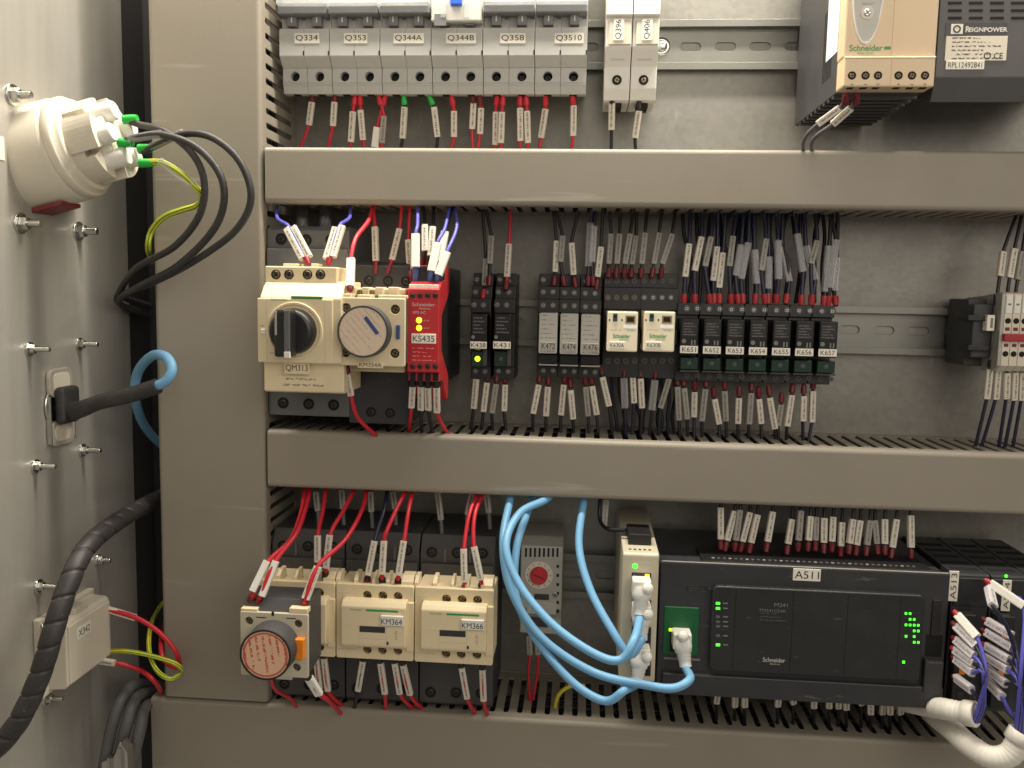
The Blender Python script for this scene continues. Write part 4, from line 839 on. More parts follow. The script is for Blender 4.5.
for k in range(10):
    px = 612+k*7.2+random.uniform(-3, 3); y_ = random.uniform(-38, -26)
    q = [W(px, 372, -36), W(px+random.uniform(-4, 4), 396, y_), W(px+random.uniform(-6, 6), 418, y_), W(px+random.uniform(-8, 8), 448, y_)]
    wire(f'plain dark wire without sleeve, {ORD[k]} from left below the cream faced relays', K if k % 2 else N, q, 1.3, group='plain wires below the cream faced relays')
def below(lst, where, group, **k): wire_row([((a[0]+(a[0]-b[0])*.2, a[1]-10), a, b, (e, 448), c, kd, None) for a, b, e, c, kd in lst], where, group, -42, -42, **k)
below([((476.4, 379), (473.7, 408.6), 468, K, 'w'), ((487, 382.6), (483.5, 411.6), 479, K, 'w'), ((496, 384), (492, 413), 493, K, 'd'), ((505, 384.6), (504, 411), 508, K, 'w')], 'below relays K438 and K431', 'wires below the first two relays')
below([((538.6, 384.6), (533, 413.4), 533, K, 'w'), ((548, 386.7), (546, 416), 546, K, 'w'), ((564, 384.6), (561, 415), 560, K, 'w'), ((570.5, 390), (573, 419), 574, K, 'w'), ((585.5, 386.7), (588, 416), 590, K, 'd'), ((592, 386), (596.7, 414.7), 599, K, 'w')],
      'below the three silver faced relays', 'wires below the silver faced relays')
below([((602.3, 377), (609, 406), 614, K, 'w'), ((624, 378), (625, 408), 626, N, 'c'), ((632.4, 373), (634, 403), 631, N, 'w'), ((640.6, 378.5), (642, 408), 640, K, 'w'), ((655, 380), (652, 410), 648, K, 'c'), ((669.3, 378.5), (660.4, 408), 658, K, 'd')],
      'below the two cream faced relays', 'wires below the cream faced relays')
below([((677.5, 386.7), (679, 420), 680, K, 'd'), ((684, 388), (687, 419), 688, K, 'd'), ((694.6, 392), (694, 417), 694, N, 'w'), ((705.5, 389), (702, 421), 702, K, 'd'), ((714.4, 399), (719, 424), 720, N, 'w'), ((724.7, 391), (726, 421), 727, K, 'd'), ((739, 398), (738, 423.6), 738, K, 'w'),
       ((751, 393), (749, 424), 748, K, 'd'), ((758.7, 399), (761, 423.6), 762, K, 'w'), ((769.7, 397.6), (775, 428.7), 776, K, 'w'), ((781, 404.5), (778, 425.7), 779, K, 'd'), ((791.6, 395), (787, 426), 786, K, 'w'), ((803.6, 396), (802.8, 421), 803, N, 'w'), ((812.8, 391), (811.8, 422), 807, N, 'w')],
      'below the seven slim relays', 'wires below the seven slim relays')
# ---------------- terminal blocks at the right edge
t = thing('end_bracket', 'dark end bracket clamped on the rail left of the terminal blocks', 'bracket', (W(975, 335, -30).x, -7.5, Z2))
fb(t, 'body', 'charcoal', (966, 299, 990, 366), -40, -8, 1); fb(t, 'clamp', 'plc', (972, 304, 992, 358), -52, -38, 1); 
for py in (318, 348): fb(t, 'ridge', 'black', (968, py-3, 990, py+3), -55, -38, .6)
lbx = fb(t, 'tag_holder', 'label', (987, 315, 995, 331), -58, -50, .5); fb(lbx, 'tag_print', 'text_grey', (990.5, 318, 993, 328), -58.1, -57.8, .03)
XT = W(1003, 332, -62).x
t = None
TB = thing('terminal_block', '', 'terminal block', (XT+2.6, -7.5, Z2), 'terminal blocks at the right edge'); zc = W(1010, 333, -62).z; H = 27
prof = [(-8, zc+H-4), (-40, zc+H-2), (-58, zc+H), (-62, zc+H-1), (-62, zc-H+5), (-56, zc-H+1), (-40, zc-H), (-30, zc-H+6), (-8, zc-H+8)]
MB().prism(prof, 'x', XT+.1, XT+5.1, .3).build('housing', 'offwhite', TB)
bx(TB, 'marker', 'white', XT+.5, XT+4.7, -62.6, -60, zc+13, zc+H-2, .3)
for dz in (8, -14): MB().cyl((XT+2.6, -61.9, zc+dz), (0, -1, 0), 1.9, .3, 16).build('terminal_hole', 'hole', TB)
for dz in (2.6, -8.2): bx(TB, 'screw_slot', 'dark_red', XT+1.2, XT+4, -62.4, -61.5, zc+dz-1.1, zc+dz+1.1, .2)
TT = [TB]+[copy_tree(TB) for _ in range(4)]
for k, o in enumerate(TT):
    o.location.x += 5.25*k*S; o['label'] = f'narrow cream rail terminal block, {ORD[k]} from the left at the right edge'
    bx(o, 'marker_print', 'text_grey', XT+1.6+5.25*k, XT+3.6+5.25*k, -62.75, -62.5, zc+18.4, zc+19.6, .03)
bx(None, 'bridge_bar', 'red', XT-.3, XT+26, -65, -62.1, zc-5.4, zc-.4, .6, label='red bridge bar across the cream terminal blocks at the right edge', cat='bridge bar')
o = TT[0]; MB().prism([(a+.0, b) for a, b in prof], 'x', XT-2.2, XT, .3).build('end_plate', 'silver', o)
wire_row([((996, 303), (999.7, 276.5), (1003, 252), (1020, 205), K, 'w', 'wire_black'), ((1006, 303), (1009.5, 278), (1014.4, 249), (1024, 205), K, 'w', 'wire_black'), ((1014, 303), (1017.5, 280), (1022, 252), (1030, 205), K, 'd', 'wire_black')],
         'above the right terminal blocks', 'wires above the right terminal blocks', -52, -40)
wire_row([((991, 362), (990, 369), (986.7, 398.6), (974, 452), N, 'w', 'wire_black'), ((999, 362), (998, 369), (995.5, 399), (980, 452), N, 'w', 'wire_black'), ((1007, 364), (1007, 372.5), (1006, 398.6), (998, 452), N, 'w', 'wire_black'), ((1015, 364), (1015, 372), (1013.7, 400), (1004, 452), N, 'w', 'wire_black'), ((1022, 364), (1022, 372), (1021, 400), (1012, 452), N, 'w', 'wire_black')],
         'below the right terminal blocks', 'wires below the right terminal blocks', -52, -44)

# ================================================================ BOTTOM ROW
# ---------------- contactors
def contactor():
    t = thing('contactor', '', 'contactor', (W(376, 620, -60).x, -7.5, Z3), 'large contactors in the bottom row')
    yb = -72; x0, x1, zb, zt = rect(345.5, 534, 419, 702, yb)
    MB().prism([(-8, zb), (yb+2, zb), (yb, zb+2), (yb, zt-10), (yb+6, zt), (-8, zt)], 'x', x0+.3, x1-.3, .6).build('body', 'charcoal', t)
    bx(t, 'top_ledge', 'charcoal', x0+1, x1-1, yb-3, yb+2, W(380, 585, yb).z, W(380, 560, yb).z, .8)
    for k in range(3):
        for py in (549, 688):
            c = W(357+k*25, py+k*.5, yb); MB().cyl((c.x, yb+.1, c.z), (0, -1, 0), 4.0, .4, 20).build('power_terminal', 'hole', t); screw(t, c.x, c.z, yb-.5, 2.5, 'shaded_steel', depth=.3)
    for k in range(2): bx(t, 'barrier', 'charcoal_light', x0+(x1-x0)*(k+1)/3-.8, x0+(x1-x0)*(k+1)/3+.8, yb-.8, yb+4, W(380, 559, yb).z, zt-9, .3)
    y1 = -106; X0_, X1_, z0, z1 = rect(336.2, 585, 413.5, 659.5, y1)
    holes = [(367, 595.5), (382.5, 596), (397.7, 596.6), (367, 650), (382, 650.6), (397.5, 651.2)]
    hp(t, 'front_block', 'cream', [rrect(X0_, X1_, z0, z1, 1.2)]+[circle(W(a, b, y1).x, W(a, b, y1).z, 3.0) for a, b in holes], y1, y1+5, .5)
    bx(t, 'front_case', 'cream', X0_+.5, X1_-.5, y1+5.1, yb+.2, z0+.6, z1-1.5, .6)
    for a, b in holes: c = W(a, b, y1); MB().cyl((c.x, y1+5, c.z), (0, -1, 0), 2.95, .2, 18).build('terminal_hole', 'hole', t); screw(t, c.x, c.z, y1+2.6, 2.3, 'brass')
    for a, b in ((337, 341), (355, 359), (373, 376), (387, 390.5), (402, 414)): xx0, xx1, _, _ = rect(a, 576, b, 590, y1+6); MB().prism([(y1+3, z1-1.5), (y1+3, z1+2), (y1+8, z1+5.5), (y1+16, z1+5.5), (y1+16, z1-1.5)], 'x', xx0, xx1, .3).build('terminal_fin', 'cream', t)
    fb(t, 'side_shoulder', 'cream', (406, 603, 413.5, 652), y1-2, y1+2, .6)
    yp = -115; X2, X3, z2, z3 = rect(341, 603, 405.5, 648.5, yp)
    MB().prism([(y1+.2, z2-.5), (yp+1.5, z2), (yp, z2+2), (yp, z3-3), (yp+3, z3), (y1+.2, z3+.4)], 'x', X2, X3, .7).build('flap', 'cream', t)
    bx(t, 'flap_line', 'cream_shade', X2+.6, X3-.6, yp-.12, yp+.3, W(370, 625.5, yp).z-.12, W(370, 625.5, yp).z+.12, .05)
    for px in (359, 386.5): c = W(px, 636, yp); bx(t, 'flap_line', 'cream_shade', c.x-.12, c.x+.12, yp-.12, yp+.3, z2+1, W(370, 626, yp).z, .05)
    bx(t, 'flap_line', 'cream_shade', W(360, 638, yp).x, W(386, 638, yp).x, yp-.12, yp+.3, W(370, 638.6, yp).z-.12, W(370, 638.6, yp).z+.12, .05)
    fb(t, 'green_stripe', 'green_print', (366, 610, 398, 612), yp-.15, yp+.3, .05); c = W(356, 609.6, yp); text(t, 'Schneider', 'green_print', c.x, c.z, yp-.02, 1.4, 8)
    fb(t, 'window', 'plc', (359.5, 626.6, 385, 632.6), yp-.3, yp+.4, .15)
    for a, b, c_, d_ in ((337.5, 592.5, 357.5, 593.2), (337.5, 648.5, 356, 649.4)): fb(t, 'marker_groove', 'cream_shade', (a, b, c_, d_), y1-.15, y1+.3, .04)
    fb(t, 'button_mark', 'text', (386.5, 642, 388.5, 645), yp-.2, yp+.3, .05); c = W(396, 635.5, yp); text(t, 'LC1D', 'text_grey', c.x, c.z, yp-.02, 1.6, 6, True)
    return t
C = contactor(); CP = W(414.7, 622, -106).x-W(336.2, 618, -106).x
C1 = copy_tree(C); C1.location.x += CP*S; C0 = copy_tree(C); C0.location.x -= CP*S
C['label'] = 'cream fronted contactor tagged KM364, middle of the bottom row three'; C1['label'] = 'cream fronted contactor tagged KM366, right of KM364'; C0['label'] = 'cream fronted contactor half hidden behind the red printed timer'
for o, nm, dx in ((C, 'KM364', 0), (C1, 'KM366', CP)):
    x0, x1, z0, z1 = rect(381, 616.5, 403.5, 625, -115); p = MB().box(x0+dx, x1+dx, -117, -114.8, z0, z1+.8, .3).build('label_plate', 'white', o)
    text(p, nm, 'text', (x0+x1)/2+dx, (z0+z1)/2, -117, (z1-z0)*.66, (x1-x0)*.92)
# timer module with red print in front of the left contactor
y1 = -146; x0, x1, zb, zt = rect(240.5, 613, 308, 676.5, y1)
t = thing('timer_module', 'grey timer module with a red printed round dial and orange tab', 'timer', ((x0+x1)/2, -115, (zb+zt)/2))
hs = ((249, 621), (298, 624), (296.5, 667.5), (249, 664))
hp(t, 'face', 'cream_shade', [rrect(x0, x1, zb, zt, 1)]+[circle(W(a, b, y1).x, W(a, b, y1).z, 2.6) for a, b in hs], y1, y1+2.5, .35)
MB().prism([(y1+2.5, zb+.6), (y1+2.5, zt-.6), (y1+8, zt+7), (-116, zt+7), (-116, zb+3), (y1+8, zb+.6)], 'x', x0+.8, x1-.6, .6).build('case', 'charcoal', t)
for a, b in hs: c = W(a, b, y1); screw(t, c.x, c.z, y1+1.8, 2.0, 'brass')
for a, b in ((240.5, 257), (289, 307.5)): fb(t, 'top_rim', 'cream', (a, 608.5, b, 614), y1+.4, y1+7, .5)
for a, b in ((248, 258), (290, 304)): fb(t, 'terminal_pocket', 'black', (a, 600, b, 608), y1+8, y1+20, .5)
c = W(274, 645, y1); kd = timer_dial(t, c, y1, 16.2, 15, 'print_dial_red', 'black', rad(82))
hp(kd, 'scale_ring', 'red_print', [circle(c.x, c.z, 14.3, 48), circle(c.x, c.z, 13.2, 48)], y1-15.35, y1-15.1, .03)
fb(t, 'orange_tab', 'orange', (294, 639.5, 303.5, 660), y1-4, y1+1, .7)
fb(t, 'bottom_rail', 'cream_shade', (262, 675, 292, 679.5), y1+2, y1+10, .6)
for a in ((256, 617, 266, 618), (286, 618, 296, 619)): fb(t, 'scale_tick', 'text', a, y1-.1, y1+.2, .03)
fb(t, 'scale_mark', 'text', (271.5, 611.8, 274, 616), y1-.12, y1+.2, .04)
# wires of the left contactor and its timer
def cw(lbl, col, pts, sl, kd='w', fer='black', r=1.5, grp='wires above the bottom row contactors', name='wire'):
    P = [W(*q) for q in pts]; S_ = [(W(*a), W(*b), kd) for a, b in sl]; d = (P[-1]-P[-2]).normalized()
    wire(lbl, col, P, r, S_, fer=[(P[-1]-d*5, P[-1]+d*1.5, fer)], twist=0, group=grp, name=name)
cw('red wire with white sleeve left of the red printed timer, left of pair', R, ((305, 488, -66), (301, 512, -90), (290, 540, -118), (268, 562, -134), (254, 592, -140), (250, 602, -138)), [((267, 561, -135), (252.5, 591, -141))], 'n', 'dark_red')
cw('red wire with white sleeve left of the red printed timer, right of pair', R, ((310, 488, -66), (306, 508, -90), (296, 534, -118), (275, 562, -134), (261, 595, -140), (257, 604, -138)), [((276, 561, -134), (262, 596, -140))], 'n', 'dark_red')
cw('red wire with wide white sleeve bending to the right terminal of the red printed timer', R, ((367, 488, -64), (362, 510, -88), (345, 540, -116), (318, 566, -134), (306, 598, -140), (304, 606, -138)), [((315.5, 566, -134), (303, 598, -140)), ((320.5, 567, -134), (308, 600, -140))], 't', 'red')
cw('red wire with printed sleeve ending on the left contactor, left of two', R, ((326, 486, -64), (323, 510, -84), (317.7, 536, -100), (317.7, 562, -102), (317, 574, -100)), [((317.7, 535.4, -101), (317.7, 562, -103))])
cw('red wire with printed sleeve ending on the left contactor, right of two', R, ((356, 486, -64), (345, 508, -84), (330, 535, -100), (326, 568, -102), (325, 578, -100)), [((329.7, 535, -101), (326, 568, -103))])
cw('dark blue wire with printed sleeve and red ferrule on contactor KM364', 'wire_navy', ((388, 486, -60), (384, 510, -84), (374.6, 541, -98), (368, 575, -101), (366.5, 584, -99)), [((374.6, 541, -99), (368, 575, -102))], 'w', 'dark_red')
cw('red wire with printed sleeve on contactor KM364, beside the blue one', R, ((410, 486, -62), (400, 502, -82), (388, 528, -98), (384, 541, -100), (382, 574, -102), (382, 584, -99)), [((384, 541, -101), (382, 574, -103))])
cw('red wire with printed sleeve on contactor KM364, rightmost', R, ((414, 486, -62), (409, 508, -86), (404, 541, -99), (398.6, 575, -102), (397.5, 585, -99)), [((403.7, 541, -100), (398.6, 575, -103))])
cw('red wire with printed sleeve on contactor KM366, left of two', R, ((481, 488, -62), (470, 512, -84), (464, 549, -99), (464.5, 582, -102), (465, 592, -99)), [((463.6, 549, -100), (464.5, 582, -103))])
cw('red wire with printed sleeve on contactor KM366, right of two', R, ((486, 488, -62), (475, 514, -86), (474, 547, -99), (481, 580, -102), (482, 590, -99)), [((474, 547, -100), (481, 580, -103))])
for i, (a, b) in enumerate((((316, 492), (318, 511)), ((342, 490), (343, 509)), ((371, 492), (371.5, 512)), ((393, 492), (395, 509)), ((438, 492), (441, 520)), ((472, 494), (467, 515)), ((487, 495), (489, 513)))):
    P1, P2 = W(*a, -58), W(*b, -62)
    wire(f'grey wire with dull sleeve under the duct, {ORD[i]} from left above the contactors', 'wire_grey', [W(a[0], 480, -50), P1, P2, W(b[0]+1, b[1]+16, -64)], 1.5, [(P1, P2, 'd')], group='short sleeves above the contactors')
for i, (a, b, e) in enumerate((((316, 656), (320, 688), (350, 718)), ((324, 657.6), (328, 690), (356, 716)), ((363, 660.5), (358, 690), (350, 724)), ((380.5, 662.5), (385, 693), (386, 722)), ((394.6, 662.5), (399.7, 693), (424, 716)), ((403, 664.5), (410, 694), (430, 714)), ((461.5, 667), (467, 697.6), (484, 724)), ((482.4, 669), (483.6, 700), (492, 726)))):
    T_, A_, B_, E_ = W(a[0]-(b[0]-a[0])*.3, a[1]-9, -98), W(*a, -98), W(*b, -88), W(*e, -62); col = K if i == 2 else R
    wire(f'{COLN[col]} wire with printed sleeve, {ORD[i]} from the left under the contactors', col, [T_, A_, B_, B_+(E_-B_)*.45+Vector((0, 0, -2)), E_], 1.4, [(A_, B_, 'w')], fer=[(A_, T_, 'black')], group='wires under the bottom row contactors')
q = gv((305, 674, -138), (309, 678, -136), (319, 694, -128), (330, 702, -110), (345, 718, -66))
wire('red wire with slanted white sleeve under the right corner of the red printed timer', R, q, 1.5, [(q[1], q[2], 'b')], fer=[(q[1], q[0], 'black')])
q = gv((270, 676, -138), (276, 690, -120), (292, 700, -90), (300, 716, -66)); wire('short red wire under the left part of the red printed timer', R, q, 1.3)

# ---------------- thermostat
y1 = -52; t = thing('thermostat', 'small grey thermostat with a red round dial', 'thermostat', (W(540, 580, -40).x, -7.5, Z3))
x0, x1, zb, zt = rect(520, 541, 562, 637, y1)
MB().prism([(-8, zb+6), (-8, zt+1), (y1+10, zt+1), (y1, zt-4), (y1, zb+22), (y1+6, zb+12), (y1+6, zb), (-12, zb)], 'x', x0, x1, .8).build('case', 'silver', t)
for k in range(8): fb(t, 'vent_slot', 'hole', (525+k*4.5, 548, 527+k*4.5, 557), y1-.15, y1+.5, .1)
for k in range(6): fb(t, 'vent_slot', 'hole', (556.5, 565+k*9, 559, 568+k*9), y1-.15, y1+.5, .1)
c = W(539, 575, y1); hp(t, 'scale_ring', 'offwhite', [circle(c.x, c.z, 10.2, 36), circle(c.x, c.z, 6.4, 36)], y1-.5, y1+.2, .1)
for k in range(12):
    a = k*math.pi/6; MB().cyl((c.x+8.6*math.cos(a), y1-.4, c.z+8.6*math.sin(a)), (0, -1, 0), .45, .25, 8).build('scale_dot', 'text', t)
kd = MB().lathe((c.x, y1-.2, c.z), (0, -1, 0), [(0, 6.4), (3.4, 6.2), (4, 5.6)], 32).build('dial', 'red_case', t)
o = MB().box(-4.6, 4.6, -.3, .3, -.5, .5, .1).build('dial_slot', 'dark_red', None); o.parent = kd; o.matrix_local = Matrix.Translation((Vector((c.x, y1-4.1, c.z))-origin(kd))*S) @ Matrix.Rotation(rad(20), 4, 'Y')
fb(t, 'window', 'plc', (534, 594, 549, 600), y1-.2, y1+.4, .2); c = W(555, 595, y1); screw(t, c.x, c.z, y1-.6, 2.2, 'steel')
fb(t, 'small_print', 'print_silver', (527, 602, 556, 614), y1-.1, y1+.2, .03); fb(t, 'terminal_recess', 'plc', (530, 619, 548, 627), y1+3.5, y1+8, .3)
for i, (a, b, e) in enumerate((((529, 636), (530, 655), (530, 706)), ((537, 636), (538, 655), (533, 700)))):
    P = [W(a[0], 628, -40), W(*a, -42), W(*b, -46), W((b[0]+e[0])/2+(2 if i else -1.5), 672, -48), W(*e, -50)]
    wire(f'thin red wire under the thermostat, {("left", "right")[i]} of two', R, P, 1.1, [(P[1], P[2], 'd')], group='red wires of the thermostat')
q = gv((585, 686, -62), (574, 685, -62), (562, 691, -60), (556, 702, -58), (554, 722, -56)); wire('short yellow wire poking out of the bottom duct', 'wire_yellow', q, 1.5)

# ---------------- network switch
y1 = -112; x0, x1, zb, zt = rect(621, 553, 657, 681, y1); t = thing('network_switch', 'slim beige network switch with blue cables plugged in', 'network switch', ((x0+x1)/2, -7.5, Z3))
MB().prism([(-8, zb+2), (-8, zt+3), (y1+2, zt), (y1, zt-1.5), (y1, zb), (-8, zb)], 'x', x0, x1, .8).build('case', 'switch', t)
bx(t, 'top_terminal', 'black', x0+4, x1-4, -96, -70, zt+.5, zt+8, .6)
for k in range(5): bx(t, 'top_hole', 'hole', x0+4+k*3.2, x0+5.6+k*3.2, -106, -104, zt-1, zt+.45, .1)
bx(t, 'bottom_block', 'silver', x0+1, x1-8, y1+1, y1+10, zb-5, zb+.4, .5)
c = W(635, 566, y1); MB().lathe((c.x, y1+.1, c.z), (0, -1, 0), [(0, 1.7), (.5, 1.6), (.8, .8)], 14).build('lamp', 'led_green', t); fb(t, 'lamp_caption', 'text_light', (641, 563, 650, 565), y1-.1, y1+.2, .03)
PORTS = []
for k, py in enumerate((573, 600, 627, 654)):
    p = fb(t, 'port', 'black', (631.5, py, 651, py+22), y1-.6, y1+1, .4); fb(p, 'port_hole', 'hole', (634, py+3, 648.5, py+20), y1-.75, y1-.3, .2)
    fb(p, 'port_lamp', 'led_yellow' if k < 2 else 'plc', (645, py+1.2, 649.5, py+4.2), y1-.85, y1-.4, .1)
    if k < 2: fb(p, 'port_lamp', 'led_yellow', (645, py+17, 649.5, py+21), y1-.85, y1-.4, .1)
# ---------------- controller A511
yc = -100; x0, x1, zb, zt = rect(658.5, 567, 946, 700, yc)
t = thing('controller', 'wide black programmable controller tagged A511 with green lamps', 'controller', ((x0+x1)/2, -7.5, Z3))
ztp = zt
MB().prism([(-8, zb), (yc+1, zb), (yc, zb+1), (yc, zt-1), (yc+1, zt), (yc+3.5, zt), (yc+3.5, zt-3), (-8, zt-3)], 'x', x0, x1, .4).build('case', 'plc', t)
bx(t, 'terminal_deck', 'black', x0+28, x1-8, -93, -60, zt-3.1, zt-.8, .4)
for k in range(40):
    X = x0+36+k*3.75
    if X < x1-14: MB().cyl((X, -86, zt-1), (0, 0, 1), 1.1, .5, 8).build('deck_screw', 'charcoal_light' if k % 3 else 'silver', t)
bx(t, 'edge_trim', 'silver', x0+1, x1-1, yc-.2, yc+.8, zt-.5, zt+.25, .2)
yp = yc-5; X0_, X1_, z0, z1 = rect(711, 590.5, 923, 676, yp)
hp(t, 'panel', 'plc_panel', [rrect(X0_, X1_, z0, z1, 4, 6)], yp, yc+.2, .8)
for px in (734, 791.5, 846, 899): c = W(px, 634, yp); bx(t, 'panel_seam', 'hole', c.x-.2, c.x+.2, yp-.1, yp+.3, z0+2, z1-2, .05)
bx(t, 'panel_trim', 'charcoal_light', X0_+3, X1_-3, yp-.15, yp+.5, z1-.9, z1-.2, .1)
for k, py in enumerate((603.5, 608.5, 617, 622, 626.5, 636, 645)):
    c = W(718, py, yp); lit = k in (0, 1, 6)
    fb(t, 'lamp', 'led_green' if lit else 'charcoal_light', (716, py-1.2, 720, py+1.2), yp-.3, yp+.1, .1); fb(t, 'caption', 'text_grey', (723, py-.7, 728, py+.5), yp-.1, yp+.1, .03)
lit = {(0, 0), (0, 1), (1, 2), (1, 1), (2, 0), (2, 1), (2, 2), (2, 3), (3, 2), (3, 3), (4, 0), (4, 2), (5, 2), (5, 3)}
for r_ in range(6):
    for k in range(4):
        px, py = 906+k*4.1, 613.6+r_*5.7+k*.15; fb(t, 'lamp', 'led_green' if (r_, k) in lit else 'dark_green', (px-1, py-1.1, px+1.2, py+1.1), yp-.3, yp+.1, .1)
fb(t, 'lamp', 'led_green', (902.5, 661, 905, 663.5), yp-.3, yp+.1, .1)
fb(t, 'panel_print', 'print_plc', (757, 612, 788, 622), yp-.08, yp+.1, .02)
c = W(781, 605, yp); text(t, 'M241', 'text_grey', c.x, c.z, yp-.03, 2.6, 8.5); c = W(772, 610.5, yp); text(t, 'TM241CE40', 'text_grey', c.x, c.z, yp-.1, 1.8, 17)
c = W(774, 660, yp); text(t, 'Schneider', 'text_light', c.x, c.z, yp-.03, 3.0, 14.5, bold=.01); c = W(775, 664, yp); text(t, 'Electric', 'text_light', c.x, c.z, yp-.03, 1.2, 6.5)
label_plate(t, 'A511', (793, 568.8, 820.5, 580.8), yc-.1)
for k in range(24): fb(t, 'terminal_number', 'text_grey', (716+k*8.6, 586.6+k*.35, 718.4+k*8.6, 588.2+k*.35), yc-.08, yc+.1, .02)
fb(t, 'header_print', 'print_plc', (686, 585, 708, 592), yc-.08, yc+.1, .02)
pd = fb(t, 'port_surround', 'port_green', (663.5, 607, 698.5, 655), yc-.8, yc+.5, .6); fb(pd, 'port_hole', 'hole', (670, 628, 690, 652), yc-1, yc-.4, .2)
for px in (671, 687): fb(pd, 'port_lamp', 'led_lime', (px-2, 628.5, px+2, 631.2), yc-1.15, yc-.6, .1)
fb(t, 'port_caption', 'text_grey', (664, 658, 700, 660), yc-.1, yc+.1, .03)
xs_ = rect(926, 600, 943, 670, yc); bx(t, 'connector_bay', 'hole', xs_[0], xs_[1], yc-.2, yc+.5, xs_[2]+9, xs_[2]+24, .2)
MB().prism([(xs_[0]-1, xs_[2]-14), (xs_[1], xs_[2]-14), (xs_[1], xs_[2]+7), (xs_[0]+1, xs_[2]+7), (xs_[0]-1, xs_[2]+9)], 'y', yc-4.5, yc, .5).build('corner_cap', 'plc', t); fb(t, 'corner_clip', 'black', (932, 600, 941, 636), yc-1.2, yc+.5, .4)
X0_, X1_, z0, z1 = rect(660, 677, 943, 700, yc); bx(t, 'lower_cover', 'plc', X0_+1, X1_-1, yc-3.5, yc+.4, zb+.4, zb+15, .8)
rows = [(88, 75, 88, 210), (148, 90, 115, 215), (170, 85, 152, 215), (212, 95, 180, 220), (245, 105, 217, 225), (310, 92, 288, 220), (392, 125, 375, 230), (430, 88, 420, 215), (470, 112, 462, 215), (495, 115, 492, 215), (530, 120, 528, 225), (568, 115, 563, 220), (605, 138, 600, 240), (652, 125, 638, 228), (683, 130, 668, 235), (725, 130, 712, 235), (745, 130, 755, 230), (788, 125, 788, 230), (838, 125, 820, 245), (898, 108, 900, 245)]
f_ = lambda a, b: (700+a/4.267, 490+b/4.267)
wire_row([(f_(c_+(c_-a)*.25, d+38), f_(c_, d), f_(a, b), (f_(a, b)[0]+3, 482), K, 'd' if i in (2, 7, 9, 15, 16) else 'w', None) for i, (a, b, c_, d) in enumerate(rows)], 'on top of controller A511', 'wires on top of controller A511', -74, -62)
lo = ((250, 645, 245, 680), (305, 650, 303, 692), (335, 650, 335, 692), (445, 655, 440, 690), (490, 655, 490, 682), (558, 660, 556, 695), (605, 662, 605, 695), (635, 662, 635, 696), (660, 664, 660, 700), (708, 664, 708, 685), (738, 668, 738, 715), (780, 670, 775, 715), (800, 672, 800, 715), (833, 675, 833, 715))
f_ = lambda a, b: (640+a/3.2, 490+b/3.2)
wire_row([(f_(a, b-18), f_(a, b-4), f_(c_, d), (f_(c_, d)[0], 740), K, 'w', 'black') for a, b, c_, d in lo], 'under controller A511', 'wires under controller A511', -72, -60)
# ---------------- expansion modules at the right edge
for i, (xa, xb, nm, lpx) in enumerate(((948, 985.5, 'A513', (948.5, 571, 958, 601)), (986.5, 1024, 'A514', (1002, 580, 1010.5, 611)), (1025, 1062, '', None))):
    if i == 2: lab = 'black expansion module cut by the right picture edge'
    else: lab = f'black expansion module tagged {nm} sideways, ' + ('next to the controller' if i == 0 else 'right of A513')
    yq = -96; x0, x1, zb, zt = rect(xa, 567, xb, 706, yq); t = thing('expansion_module', lab, 'controller module', ((x0+x1)/2, -7.5, Z3), 'expansion modules at the right edge'); zt = ztp-1.2; zb = zt-92
    MB().prism([(-8, zb), (yq, zb), (yq, zt-1), (yq+1, zt), (-8, zt)], 'x', x0+.2, x1-.2, .4).build('case', 'plc', t)
    for k in range(5): bx(t, 'top_vent', 'hole', x0+3, x1-3, -88+k*14, -82+k*14, zt-.3, zt+.1, .05)
    bx(t, 'head', 'plc_panel', x0+1.2, x1-1.2, yq-1.6, yq+.4, zt-21, zt-2, .6)
    if nm: label_plate(t, nm, lpx, yq-1.8, vert=True)
    bx(t, 'plug_strip', 'black', x0+1.5, x0+13, yq-9, yq+.3, zb+6, zt-24, .6)
    for k in range(7): bx(t, 'plug_clamp', 'orange' if k in (1, 4) else 'plc_panel', x0+4.5, x0+8, yq-9.5, yq-8.8, zt-32-k*8, zt-28-k*8, .15)
    if i == 1: c = W(1006, 576, yq-1.6); MB().cyl((c.x, yq-1.5, c.z), (0, -1, 0), 1.0, .4, 10).build('lamp', 'led_green', t)
